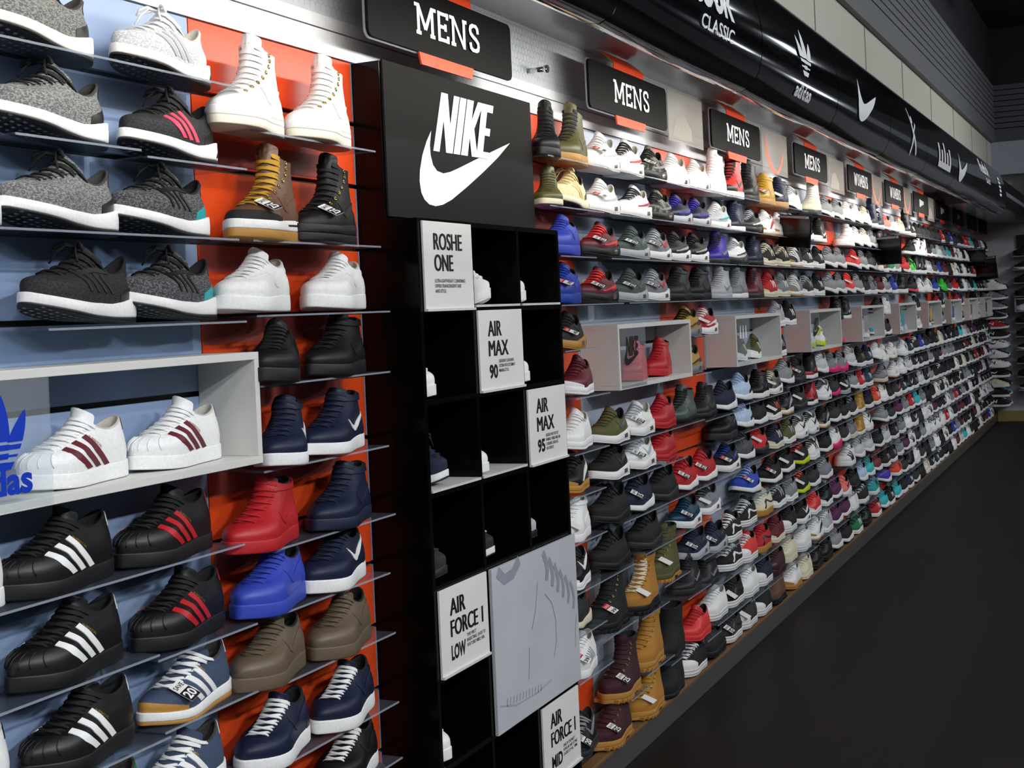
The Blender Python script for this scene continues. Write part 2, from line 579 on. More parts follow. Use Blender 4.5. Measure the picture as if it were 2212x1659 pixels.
SEAMS = [-.8, .55, 1.78, 2.995, 4.23, 5.40, 6.61, 7.82, 9.02, 10.24, 11.42, 12.6]
CAN_LABEL = ['plain stretch of black canopy nearest the viewer', 'plain stretch of black canopy before the first lettered one', 'black canopy section ending above the first MENS sign',
             'black canopy section with white Reebok lettering at the picture top', 'black canopy section with a white three-leaf mark over small letters',
             'black canopy section with a large white swoosh beside the three-leaf mark', 'black canopy section with a slim leaping figure', 'black canopy section with a white crown mark',
             'black canopy section with a thin white swoosh beyond the crown', 'black canopy section with small Reebok lettering far along', 'last black canopy section with tiny white marks']
for i in range(len(SEAMS) - 1):
    x0, x1 = SEAMS[i] + .004, SEAMS[i + 1] - .004
    mb = MB()
    n = 14
    rows = []
    for (y, z) in PROF:
        rows.append([(x0 + (x1 - x0) * j / n, y, z - (.005 * math.sin(math.pi * j / n) if z < 2.2 else 0)) for j in range(n + 1)])
    P = np.array(rows)
    d = np.gradient(PROF, axis=0)
    N = np.zeros_like(P)
    nn = np.stack([d[:, 1] * -1, d[:, 0]], 1)
    nn = nn / np.linalg.norm(nn, axis=1)[:, None]
    N[:, :, 1] = nn[:, 0][:, None]
    N[:, :, 2] = nn[:, 1][:, None]
    mb.slab(P, N, .006)
    o = mb.build('canopy_panel', m_can)
    tag(o, CAN_LABEL[i], 'canopy', 'curved black canopy panels over the shoe wall')
    L = MB()
    if i in (3, 9):
        xa, zz, wd, hh = (3.30, 2.325, .60, .125) if i == 3 else (10.62, 2.40, .60, .10)
        for (s, xx, z0, ww, h) in (('Reebok', xa, zz, wd, hh), ('CLASSIC', xa + .28, zz - .062, wd - .28, .037)):
            v, f = text_verts(s, .02, 1)
            kx = ww / v[:, 0].max()
            L.add([on_canopy(xx + p[0] * kx, z0 + p[1] * h) for p in v], f)
    if i == 4:
        for i_, q in enumerate(trefoil_strips()):
            L.add([on_canopy(4.70 + p[0] * .24, 2.285 + p[1] * .175, .004 + .0004 * (i_ // 20)) for p in q], [(0, 1, 2, 3)])
        v, f = text_verts('adidas', .035, 1)
        kx = .235 / v[:, 0].max()
        L.add([on_canopy(4.705 + p[0] * kx, 2.222 + p[1] * .045) for p in v], f)
    if i in (5, 8):
        xa, wd, za, zb = (5.80, .46, 2.255, 2.43) if i == 5 else (9.22, .5, 2.235, 2.42)
        out = [((p[0] - 420) / 648 * wd + xa, zb - (p[1] - 935) / 543 * (zb - za)) for p in SWOOSH]
        n = 15
        A = out[:n]
        B = [out[0]] + out[n:][::-1] + [out[n - 1]]
        Bt = np.array(B); At = np.array(A)
        ta = np.linspace(0, 1, 40)
        def rs(Q):
            d_ = np.r_[0, np.cumsum(np.linalg.norm(np.diff(Q, axis=0), axis=1))]
            d_ /= d_[-1]
            return np.stack([np.interp(ta, d_, Q[:, 0]), np.interp(ta, d_, Q[:, 1])], 1)
        Ar, Br = rs(At), rs(Bt)
        L.grid([[on_canopy(*(p + (q - p) * e / 8)) for p, q in zip(Ar, Br)] for e in range(9)], False)
    if i == 6:
        for (xa, za, xb, zb, wd) in ((7.30, 2.335, 7.27, 2.40, .035), (7.27, 2.39, 7.22, 2.465, .018), (7.30, 2.35, 7.40, 2.40, .016), (7.30, 2.34, 7.22, 2.235, .026), (7.305, 2.34, 7.41, 2.245, .026)):
            d_ = Vector((xb - xa, zb - za)).normalized()
            n_ = Vector((-d_.y, d_.x)) * wd / 2
            L.grid([[on_canopy(xa + (xb - xa) * e / 6 + sg * n_.x, za + (zb - za) * e / 6 + sg * n_.y, .004 + .0004 * len(L.v) / 14) for e in range(7)] for sg in (1, -1)], False)
        c_ = [(7.305 + .024 * math.cos(a), 2.415 + .02 * math.sin(a)) for a in np.linspace(0, 2 * math.pi, 13)[:-1]]
        L.add([on_canopy(*p) for p in c_], [tuple(range(12))])
    if i == 7:
        for (xa, xb, za, zb) in ((8.26, 8.32, 2.28, 2.39), (8.38, 8.44, 2.29, 2.36), (8.50, 8.56, 2.28, 2.41), (8.62, 8.68, 2.29, 2.36), (8.74, 8.80, 2.28, 2.39), (8.26, 8.80, 2.255, 2.29)):
            L.grid([[on_canopy(xa, za + (zb - za) * e / 6) for e in range(7)], [on_canopy(xb, za + (zb - za) * e / 6) for e in range(7)]], False)
    if i == 10:
        for q in range(5):
            za = 2.30 + .033 * q
            L.add([on_canopy(11.95, za), on_canopy(12.1, za), on_canopy(12.1, za + .02), on_canopy(11.95, za + .02)], [(0, 1, 2, 3)])
    if L.v:
        lo = L.build('lettering' if i in (3, 9) else 'emblem', m_wht, o, fix=False)
        lo['label'] = 'white lettering' if i in (3, 9) else 'white emblem'
struct('trim_13', MB().box(12.61, XE, -.60, -.2, 2.30, 2.56), mat('08090b', .2))

# lamp tubes behind the lip, and the ceiling fittings (aisle row and added fill row)
m_tube = mat_emit('fff4e2', 3)
m_house = mat('8a8c90', .4)
for i, (x0, ln) in enumerate(TUBES):
    t = empty('tube_lamp', (x0, TUBE_Y, TUBE_Z + .03))
    nth = ['first', 'second', 'third', 'fourth', 'fifth', 'sixth', 'seventh', 'eighth', 'ninth', 'tenth', 'eleventh', 'twelfth', 'thirteenth', 'fourteenth'][i]
    tag(t, 'slim lamp tube hidden behind the canopy lip, %s along the wall' % nth, 'lamp', 'lamp tubes behind the canopy lip')
    MB().tube([(.03, 0, 0), (ln - .03, 0, 0)], .008, 10).build('tube', m_tube, t)
    MB().box(0, ln, -.012, .012, .009, .03).build('housing', m_house, t)
for i, (lx, ly) in enumerate(CEIL):
    t = empty('ceiling_light', (lx, ly, 4.17))
    tag(t, 'white ceiling light fitting, %s' % (['third', 'fourth', 'fifth', 'sixth', 'second', 'first'][i] + ' along the aisle by the shoe wall' if i < 6 else ['second', 'third', 'fourth', 'fifth', 'sixth', 'first'][i - 6] + ' in the fill row added deeper in the room'), 'ceiling light', 'ceiling lights over the aisle')
    MB().box(-.62, .62, -.17, .17, .012, .08).build('housing', m_house, t, .004)
    MB().box(-.6, .6, -.15, .15, .004, .012).build('diffuser', mat_emit('eef4ff', 4), t)
    for sx in (-.5, .5):
        MB().tube([(sx, 0, .08), (sx, 0, .43)], .006, 6).build('hanger', m_house, t)

for i, (lx, ly, lz) in enumerate(((13.0, -3.62, 2.9), (13.0, -2.74, 2.73))):
    t = empty('pendant_light', (lx, ly, lz))
    tag(t, 'white lamp hanging low over the far aisle, %s from the shoe wall' % ['farther', 'nearer'][i], 'pendant light', 'low lamps over the far aisle')
    MB().box(-.12, .12, -.13, .13, .02, .10).build('housing', m_house, t, .004)
    MB().box(-.11, .11, -.12, .12, -.05, .02).build('diffuser', mat_emit('eef4ff', 30), t, .01)
    for sy in (-.1, .1):
        MB().tube([(0, sy, .1), (0, sy, 4.6 - lz)], .005, 6).build('hanger', m_house, t)

# ------------------------------------------------------------------ department signs
m_sign = mat('0c0c0b', .6, scale=3, spec=.12)
m_or = mat('f04a1c', .4)
m_clear = mat_clear('d7dde4', .22)
m_film = mat_clear('b9b4ac', .45, .15)
SY = -.13


def rrect(x0, x1, z0, z1, r, n=6):
    out = []
    for (cx, cz, a0) in ((x1 - r, z1 - r, 0), (x0 + r, z1 - r, 90), (x0 + r, z0 + r, 180), (x1 - r, z0 + r, 270)):
        for i in range(n + 1):
            a = math.radians(a0 + 90 * i / n)
            out.append((cx + r * math.cos(a), cz + r * math.sin(a)))
    return out


SIGN = [(2.825, 'MENS'), (4.25, 'MENS'), (5.665, 'MENS'), (7.19, 'MENS'), (8.63, 'WOMENS'), (9.98, 'WOMENS'), (11.3, ''), (12.6, ''), (13.8, ''), (15.0, ''), (16.1, '')]
SIGNL = ['first black MENS sign, above the black cabinet', 'second black MENS sign, just beyond the black cabinet', 'third black MENS sign along the wall', 'fourth black MENS sign, last before the WOMENS signs',
         'first black WOMENS sign along the wall', 'second black WOMENS sign along the wall', 'small black sign beyond the second WOMENS sign', 'second small black sign beyond the WOMENS signs',
         'third small black sign beyond the WOMENS signs', 'fourth small black sign beyond the WOMENS signs', 'last small black sign before the end wall']
for i, (xs, wd) in enumerate(SIGN):
    W_, z0, z1 = .81, 2.185, 2.345
    t = empty('department_sign', (xs, SY, z0))
    tag(t, SIGNL[i], 'sign', 'black department signs above the shoes')
    pl = lambda x, z: (x, 0, z)
    MB().poly(rrect(0, W_, 0, z1 - z0, .02), pl, .008, (0, -1, 0)).build('plate', m_sign, t)
    MB().poly(rrect(-.004, W_ + .004, -.004, z1 - z0 + .004, .022), lambda x, z: (x, .0085, z), .004, (0, -1, 0)).build('backing', m_clear, t)
    # orange band looped behind the plate
    mb = MB()
    for (pts, x0, x1) in (([(-.001, -.045), (-.001, .0)], .25, .56),):
        mb.add([(x0 + .012, .001, -.030), (x1 - .012, .001, -.030), (x1, .001, 0), (x0, .001, 0), (x0 + .012, .006, -.030), (x1 - .012, .006, -.030), (x1, .006, 0), (x0, .006, 0)],
               [(0, 1, 2, 3), (7, 6, 5, 4), (0, 4, 5, 1), (1, 5, 6, 2), (2, 6, 7, 3), (3, 7, 4, 0)])
    mb.build('orange_tab', m_or, t)
    mb = MB()
    h = z1 - z0
    rows = [(.002, h - .01), (.002, h + .02), (.004, h + .026), (.03, h + .05), (.06, 2.418 - z0)]
    P = np.array([[(.25 + .31 * j / 4, y, z) for j in range(5)] for (y, z) in rows])
    N = np.zeros_like(P); N[:, :, 1] = -1
    mb.slab(P, N, .003, False)
    mb.build('orange_hanger', m_or, t)
    if wd:
        v, f = slab_word(wd)
        ww = .365 if wd == 'MENS' else .46
        kx = ww / v[:, 0].max()
        mb = MB()
        mb.add([((W_ - ww) / 2 + .005 + p[0] * kx, -.0012 - .00012 * (q // 4 % 40), .043 + p[1] * .078) for q, p in enumerate(v)], f)
        mb.build('lettering', m_wht, t, fix=False)
    elif i < 9:
        mb = MB()
        for q in range(3):
            mb.box(.30 + .08 * q, .35 + .08 * q, -.0025, -.0005, .05 + .012 * q, .11 - .004 * q)
        mb.build('lettering', m_wht, t)
# clear printed sheets hanging between the signs
for i, (xs, z0, z1, wdt, fl) in enumerate([(5.12, 2.16, 2.36, .46, 0), (6.56, 2.15, 2.36, .52, 1), (8.1, 2.15, 2.35, .46, 0), (9.5, 2.15, 2.35, .42, 1), (10.85, 2.15, 2.35, .40, 1), (12.15, 2.15, 2.35, .4, 0)]):
    t = empty('clear_poster', (xs, -.115, z0))
    tag(t, 'see-through printed sheet hanging beyond %s sign' % ['the second MENS', 'the third MENS', 'the fourth MENS', 'the first WOMENS', 'the second WOMENS', 'the first small black'][i], 'poster', 'clear sheets between the signs')
    MB().box(0, wdt, -.0015, .0015, 0, z1 - z0).build('sheet', m_film, t)
    mb = MB()
    if fl:
        pts = [(.05, .19), (.09, .10), (.17, .03), (.24, .02), (.30, .06), (.36, .13), (.33, .06), (.26, -.0), (.14, .005), (.06, .08)]
        mb.poly([(x * wdt / .42, max(.005, z)) for x, z in pts], lambda x, z: (x, -.0018, z), .0006, (0, -1, 0))
        mb.build('print', mat('d9674a', .5), t)
    else:
        mb.poly([(.05, .02), (.3, .02), (.3, .06), (.2, .12), (.1, .1)], lambda x, z: (x, -.0018, z), .0006, (0, -1, 0))
        mb.build('print', mat('8c877e', .5), t)
t = empty('chrome_peg', (4.03, -.012, 2.283))
tag(t, 'short chrome peg sticking out of the honeycomb panel', 'peg')
MB().tube([(0, 0, 0), (0, -.055, 0)], .0085, 12).build('pin', mat('c8cacc', .15, metal=1), t)
MB().tube([(0, -.055, 0), (0, -.066, 0)], .0125, 14).build('cap', mat('c8cacc', .15, metal=1), t)

# ------------------------------------------------------------------ black cabinet, its sign box, placards and picture
m_blk = mat('060607', .16, 'flat', spec=.15)
m_ledge = mat('d6d6d2', .4)
CX0, CX1, CD, CTOP = 2.925, 3.805, .18, 1.76
t = empty('display_cabinet', (0, 0, 0))
tag(t, 'tall glossy black cabinet of open cells standing against the shoe wall', 'cabinet')
VX = [CX0, 3.208, 3.502, CX1 - .015]
HZ = [.0, .205, .425, .640, .860, 1.085, 1.308, 1.528, CTOP - .013]
mb = MB().box(CX0, CX1, -.026, -.0185, .0, CTOP)
mb.build('back_board', m_blk, t)
for i, x in enumerate(VX):
    MB().box(x, x + .015, -CD, -.026, 0, CTOP).build('side_panel' if i in (0, 3) else 'divider', m_blk, t, .001)
for i, z in enumerate(HZ):
    mb = MB()
    for j in range(3):
        mb.box(VX[j] + .015, VX[j + 1], -CD + .001, -.026, z, z + .013)
    mb.build('top_board' if i == len(HZ) - 1 else 'shelf', m_blk, t)
for (c, z) in ((1, 1.541), (2, 1.541), (0, 1.098), (1, 1.098)):
    MB().box(VX[c] + .016, VX[c + 1] - .001, -CD - .004, -.03, z, z + .006).build('ledge', m_ledge, t)['label'] = 'white ledge'


def swoosh_poly(x0, x1, z0, z1):
    return [((p[0] - 420) / 648 * (x1 - x0) + x0, z1 - (p[1] - 935) / 543 * (z1 - z0)) for p in SWOOSH]


def fill2(mb, pts, place):
    """fill a concave outline with triangles"""
    from mathutils.geometry import tessellate_polygon
    V3 = [Vector((p[0], p[1], 0)) for p in pts]
    tri = tessellate_polygon([V3])
    mb.add([place(*p) for p in pts], [tuple(q) for q in tri])


BY = -.10
t = empty('brand_sign_box', (0, 0, CTOP))
tag(t, 'black box sign with white swoosh logo standing on the black cabinet', 'sign')
zz = CTOP
MB().box(CX0, 3.815, BY + .004, -.0185, 0, 2.145 - zz).build('box', m_blk, t, .001)
MB().box(CX0 + .006, 3.818, BY - .003, BY + .003, .008, 2.148 - zz).build('front_panel', mat('1d1d1c', .7, scale=3, spec=.12), t, .001)
mb = MB()


def on_box(px, py):
    p = at(780 + px * .30139, py * .30139, BY - .004)
    return (p.x, p.y, p.z - zz)


fill2(mb, SWOOSH, on_box)
mb.build('swoosh', m_wht, t, fix=False)
mb = MB()
Q = [np.array(on_box(*p)) for p in ((518, 1080), (905, 1140), (942, 762), (575, 662))]


def unit_to_box(u, v):
    return tuple((Q[0] * (1 - u) + Q[1] * u) * (1 - v) + (Q[3] * (1 - u) + Q[2] * u) * v)


NIKE = [  # heavy italic letters as convex pieces in a unit cell
    [(0, 0), (.105, 0), (.105, 1), (0, 1)], [(0, 1), (.115, 1), (.335, 0), (.22, 0)], [(.23, 0), (.335, 0), (.335, 1), (.23, 1)],
    [(.35, 0), (.47, 0), (.47, 1), (.35, 1)],
    [(.485, 0), (.61, 0), (.61, 1), (.485, 1)], [(.60, .52), (.60, .36), (.685, 0), (.80, 0), (.675, .5)], [(.60, .5), (.675, .5), (.80, 1), (.69, 1), (.60, .62)],
    [(.77, 0), (.89, 0), (.89, 1), (.77, 1)], [(.88, 0), (1, 0), (1, .12), (.88, .12)], [(.88, .42), (.985, .42), (.985, .56), (.88, .56)], [(.88, .86), (1, .86), (1, 1), (.88, 1)]]
for i, q in enumerate(NIKE):
    mb.add([Vector(unit_to_box(u, v)) + Vector((0, -.00025 * (i + 1), 0)) for u, v in q], [tuple(range(len(q)))])
mb.build('lettering', m_wht, t, fix=False)['label'] = 'white block lettering'

m_card = mat('eceae6', .45, scale=3)
m_ink = mat('141210', .5, 'flat')
PLAC = [(0, 1.534, 1.753, 'ROSHE|ONE', '', 'ULTRA-LIGHTWEIGHT CUSHIONING|OFFERS TRANSCENDENT EASE|AND STYLE.', 'white placard reading ROSHE ONE on the black cabinet'),
        (1, 1.318, 1.532, 'AIR|MAX', '90', 'LEGENDARY CUSHIONING|SYSTEM WITH STATEMENT-|MAKING STYLE.', 'white placard reading AIR MAX 90 on the black cabinet'),
        (2, 1.092, 1.306, 'AIR|MAX', '95', 'DESIGNED WITH THE FOOT|IN MIND. VISIBLE NIKE AIR|CUSHIONING UNDER HEEL|AND FOREFOOT.', 'white placard reading AIR MAX 95 on the black cabinet'),
        (0, .650, .862, 'AIR|FORCE 1', 'LOW', 'THE FIRST|BASKETBALL SHOE TO|FEATURE NIKE AIR.', 'white placard reading AIR FORCE 1 LOW on the black cabinet'),
        (2, .200, .418, 'AIR|FORCE 1', 'MID', 'ONE OF THE MOST|POPULAR AND ICONIC|SHOES OF ALL TIME.', 'white placard reading AIR FORCE 1 MID on the black cabinet')]
for (c, z0, z1, big, mid, small, lab) in PLAC:
    x0 = VX[c] + .017
    x1 = VX[c + 1] - .003
    wd = x1 - x0
    h = z1 - z0
    t = empty('placard', (x0, -CD - .003, z0))
    tag(t, lab, 'placard', 'white shoe placards on the black cabinet')
    MB().box(0, wd, -.004, .002, 0, h).build('card', m_card, t, .0008)
    MB().box(0, wd, -.009, -.003, 0, .006).build('bottom_lip', mat('dcdcd8', .3), t)
    mb = MB()
    lines = big.split('|')
    ch = .043
    for i, s in enumerate(lines):
        for q in range(4):
            put_text(mb, s, (wd * .19 + .0014 * q, -.0046 - .0001 * q, h - .026 - ch - i * .052), (1, 0, 0), (0, 0, 1), ch, 0, .5, {'ROSHE': .158, 'ONE': .105, 'AIR': .088, 'MAX': .127, 'FORCE 1': .185}[s] - .007)
    sm = small.split('|')
    sx = wd * .19
    zb = .082 if mid else .078
    if mid:
        put_text(mb, mid, (wd * .19, -.0046, zb - .046), (1, 0, 0), (0, 0, 1), .035, .04, .5, {2: .052, 3: .078}[len(mid)])
        sx = wd * .19 + {2: .060, 3: .086}[len(mid)]
    for i, s in enumerate(sm):
        put_text(mb, s, (sx, -.0046, zb - .008 - i * .0125), (1, 0, 0), (0, 0, 1), .0088, .012, .5, {'ROSHE': .165, 'AIR': .105}[lines[0]] * len(s) / max(len(q) for q in sm))
    mb.build('lettering', m_ink, t, fix=False)

t = empty('picture_panel', (VX[1] + .017, -CD - .004, .432))
tag(t, 'large pale picture panel with a shoe close-up on the black cabinet', 'picture')
pw, ph = CX1 - .004 - VX[1] - .017, .43
MB().box(0, pw, -.008, .002, 0, ph).build('board', mat('c4c7cd', .35, scale=5), t, .001)
mb = MB()


def ribbon(mb, pts, wd, y=-.0088):
    pts = [Vector((p[0] * pw, p[1] * ph)) for p in pts]
    A, B = [], []
    for i, p in enumerate(pts):
        d = (pts[min(i + 1, len(pts) - 1)] - pts[max(i - 1, 0)]).normalized()
        n = Vector((-d.y, d.x)) * wd / 2
        A.append((p.x + n.x, y, p.y + n.y)); B.append((p.x - n.x, y, p.y - n.y))
    mb.grid([A, B], False)


for pts in ([(.50, .80), (.46, .62), (.41, .52)], [(.37, .42), (.36, .28), (.35, .22)], [(.58, .70), (.66, .62), (.70, .50), (.70, .36), (.66, .26)], [(.97, .45), (.95, .36), (.94, .24)]):
    ribbon(mb, pts, .0016)
mb.build('seam_lines', mat('6d6f76', .5), t, fix=False)
mb = MB()
for i in range(12):
    x = .10 + .035 * i
    ribbon(mb, [(x, .145 - .004 * i), (x + .008, .19 - .004 * i)], .005)
ribbon(mb, [(.03, .17), (.2, .115), (.45, .105), (.62, .13)], .004)
mb.build('sole_ridges', mat('a4a8b2', .5), t, fix=False)
mb = MB()
for i in range(6):
    x, z = .58 + .065 * i, .97 - .055 * i
    ribbon(mb, [(x, z), (x + .03, z - .06), (x + .045, z - .13), (x + .03, z - .19)], .022 - .0015 * i)
ribbon(mb, [(.06, .97), (.13, .91), (.22, .92), (.3, .99)], .03)
mb.build('lace_shapes', mat('9a9aa8', .5), t, fix=False)

# ------------------------------------------------------------------ white display boxes let into the blue panels
m_box = mat('d9d9d3', .45, scale=3)
m_pane = mat_clear('e8edf2', .10, .04)
BXZ0, BXZ1, BXD = 1.248, 1.4675, .156
BOXL = ['white display box holding two white striped sneakers', 'white display box beyond the cabinet holding two red sneakers', 'white display box holding two olive runners', 'white display box holding a lime-soled white runner',
        'white display box holding a pale patterned shoe', 'fifth white display box beyond the black cabinet', 'sixth white display box beyond the black cabinet', 'seventh white display box beyond the black cabinet', 'eighth white display box beyond the black cabinet', 'last white display box before the end wall']
ki = [0] + list(range(2, 11))
for n_, k in enumerate(ki):
    x0 = 4.345 + PER * (k - 2)
    x1 = x0 + .815
    if k == 0:
        x0, x1 = 1.47, 2.287
    if x0 > 16.1:
        continue
    t = empty('display_box', (x0, -.0185, BXZ0))
    tag(t, BOXL[n_], 'display box', 'white display boxes along the wall')
    W_, H, D_ = x1 - x0, BXZ1 - BXZ0, BXD - .0185
    th = .015
    mb = MB()
    MB().box(0, W_, -D_, 0, 0, th).build('floor_board', m_box, t, .001)
    MB().box(0, W_, -D_, 0, H - th, H).build('top_board', m_box, t, .001)
    MB().box(0, th, -D_, 0, th, H - th).build('side_board', m_box, t, .001)
    MB().box(W_ - th, W_, -D_, 0, th, H - th).build('side_board', m_box, t, .001)
    wp = {0: at(110, 1000, -BXD).x - x0, 2: .27}.get(k, .22)
    p = MB().box(th, wp, -D_ - .003, -D_, .004, H - th).build('clear_pane', m_pane, t)
    mb = MB()
    c = m_ink
    if k == 0:
        c = mat('1238b4', .4, 'flat')
        zf = -D_ - .0036
        xr, zr = at(61, 872, -BXD - .003).x - x0, at(61, 872, -BXD - .003).z - BXZ0
        pl0 = lambda u, v: (xr - .115 + u * .115, zf, zr - .105 + v * .122)
        for i_, q in enumerate(trefoil_strips()):
            mb.add([Vector(pl0(*p_)) - Vector((0, .0003 * (i_ // 20), 0)) for p_ in q], [(0, 1, 2, 3)])
        xt_, zt_ = at(71, 1058, -BXD - .003).x - x0, at(71, 1058, -BXD - .003).z - BXZ0
        put_text(mb, 'adidas', (xt_ - .165, zf, zt_), (1, 0, 0), (0, 0, 1), .043, .035, 1, .165)
    elif k in (2, 4):
        put_text(mb, 'NIKE', (.06, -D_ - .0036, .115), (1, 0, 0), (0, 0, 1), .062, .05, .5, .13, .25)
        fill2(mb, swoosh_poly(.045, .2, .08, .13), lambda x, z: (x, -D_ - .0037, z))
    elif k == 3:
        for q in range(3):
            mb.poly([(.05 + .045 * q, .12), (.075 + .045 * q, .12), (.066 + .045 * q, .175), (.059 + .045 * q, .175)], lambda x, z: (x, -D_ - .0036, z), .0005, (0, -1, 0))
        c = m_wht
    else:
        mb.box(.05, .17, -D_ - .0036, -D_ - .0031, .06, .16)
        c = mat(['c9a04a', '4a5aa8', '8a5a3a', '2a2a2c', '9aa0a8', '3aa0a8'][n_ % 6], .5)
    mb.build('print', c, p, fix=False)

# ------------------------------------------------------------------ odd fixtures along the far part of the wall
def hang_sign(loc, w_, h_, tilt, lab, label_col=None):
    t = empty('hanging_sign', loc)
    t.rotation_euler = (0, tilt, math.radians(65))
    tag(t, lab, 'sign')
    MB().box(0, w_, -.006, .006, -h_, 0).build('board', mat('0e0e10', .2), t, .002)
    MB().box(.01, w_ - .01, .006, .03, -h_ * .1, -.005).build('bracket', m_house, t)
    if label_col:
        MB().box(w_ * .3, w_ * .75, -.008, -.006, -h_ * .9, -h_ * .1).build('label', mat(label_col, .5), t)
    else:
        MB().box(w_ * .55, w_ * .62, -.008, -.006, -h_ * .95, -h_ * .05).build('edge_strip', mat('6a7078', .3), t)


p = at(1753, 466, -.29)
hang_sign(p, .19, .16, -.12, 'black upright sign leaning out below the first WOMENS sign')
p = at(1945, 508, -.29)
hang_sign(p, .30, .19, 0, 'black sign with a white label hanging far along the wall', 'b9bcc0')
p = at(2128, 535, -.29)
hang_sign(p, .2, .18, 0, 'small black sign with a pale label near the end wall', 'c9ccd0')
p = at(2150, 552, -.33)
hang_sign(p, .5, .24, .1, 'last black sign hanging before the end wall')

# ------------------------------------------------------------------ shoe building
BS = np.array([0, .08, .2, .35, .5, .68, .8, .9, 1.0])
BW = np.array([.60, .66, .70, .72, .83, 1.0, .97, .86, .62])


def smooth_interp(k, K):
    """Catmull-Rom through the rows of K at real parameter k"""
    k = np.clip(np.asarray(k, float), 0, len(K) - 1)
    i = np.minimum(k.astype(int), len(K) - 2)
    t = (k - i)[..., None]
    p1, p2 = K[i], K[i + 1]
    p0 = K[np.maximum(i - 1, 0)]
    p3 = K[np.minimum(i + 2, len(K) - 1)]
    return .5 * (2 * p1 + (p2 - p0) * t + (2 * p0 - 5 * p1 + 4 * p2 - p3) * t ** 2 + (3 * p1 - p0 - 3 * p2 + p3) * t ** 3)


# loops of the upper from the sole up to the collar: back x, front x, back z, front z, width, ankle dip, heel rounding, toe rounding
LOW = [(.006, .282, .020, .016, .96, 0, .16, .28), (.003, .286, .045, .036, 1.0, 0, .16, .28), (.003, .281, .057, .049, .985, 0, .17, .29), (.004, .262, .067, .060, .94, 0, .18, .32),
       (.005, .233, .076, .069, .88, .002, .2, .36), (.006, .204, .085, .080, .82, .006, .24, .4), (.007, .178, .094, .093, .77, .011, .28, .45), (.008, .158, .102, .106, .72, .016, .33, .5), (.010, .146, .110, .116, .69, .022, .36, .52)]
RETRO = [(.008, .280, .018, .014, .94, 0, .16, .28), (.005, .284, .040, .030, .98, 0, .16, .28), (.005, .278, .052, .042, .96, 0, .17, .3), (.006, .256, .063, .052, .90, 0, .18, .34),
         (.007, .226, .073, .063, .84, .003, .2, .38), (.008, .198, .082, .075, .78, .008, .24, .42), (.009, .172, .091, .089, .73, .014, .28, .46), (.010, .152, .099, .101, .68, .02, .33, .5), (.012, .142, .106, .110, .65, .027, .36, .52)]
RUN = [(.006, .286, .022, .014, .94, 0, .18, .3), (.002, .290, .044, .034, .98, 0, .18, .3), (.001, .284, .056, .046, .97, 0, .18, .32), (.003, .262, .066, .057, .92, 0, .2, .35),
       (.006, .234, .075, .068, .86, .004, .22, .38), (.009, .206, .084, .081, .80, .01, .26, .42), (.011, .182, .094, .095, .75, .017, .3, .46), (.010, .164, .105, .109, .70, .026, .34, .5), (.006, .152, .118, .120, .66, .038, .36, .52)]
TALL = [(.006, .282, .022, .018, .96, 0, .16, .28), (.003, .286, .045, .036, 1.0, 0, .16, .28), (.003, .281, .057, .049, .985, 0, .17, .29), (.004, .262, .068, .061, .94, 0, .18, .32),
        (.005, .233, .079, .072, .88, .000, .2, .36), (.006, .204, .091, .086, .83, .001, .24, .4), (.007, .178, .104, .101, .79, .002, .28, .45), (.008, .158, .118, .118, .76, .003, .33, .5)]
MID = TALL + [(.009, .146, .132, .134, .73, .006, .36, .52), (.009, .138, .145, .150, .71, .012, .4, .55)]
HI = TALL + [(.010, .148, .133, .135, .73, .003, .36, .52), (.011, .141, .148, .153, .71, .004, .4, .55), (.011, .138, .162, .170, .71, .006, .4, .55), (.009, .138, .174, .185, .72, .010, .4, .55)]
BOOT = [(.006, .286, .030, .026, .98, 0, .16, .3), (.003, .290, .055, .046, 1.02, 0, .16, .3), (.003, .285, .069, .062, 1.0, 0, .17, .3), (.004, .266, .080, .075, .96, 0, .18, .33),
        (.005, .236, .092, .086, .91, 0, .2, .37), (.006, .208, .105, .100, .87, 0, .24, .41), (.007, .182, .120, .116, .83, 0, .28, .45), (.009, .163, .137, .134, .79, 0, .33, .5),
        (.010, .152, .154, .153, .77, 0, .36, .52), (.010, .147, .172, .173, .77, .001, .4, .55), (.008, .146, .190, .192, .80, .002, .4, .55), (.004, .150, .206, .206, .84, .004, .4, .55)]
UGG = [(.004, .280, .022, .018, 1.0, 0, .18, .34), (.001, .284, .045, .040, 1.06, 0, .18, .34), (.001, .278, .065, .060, 1.05, 0, .18, .34), (.002, .256, .082, .077, 1.02, 0, .2, .36), (.003, .222, .098, .093, .98, 0, .24, .4),
       (.003, .194, .116, .112, .95, 0, .3, .45), (.002, .176, .14, .138, .94, 0, .36, .5), (.0, .170, .17, .17, .96, 0, .4, .55), (-.002, .170, .20, .20, .98, 0, .4, .55), (-.003, .172, .228, .228, 1.0, 0, .4, .55)]

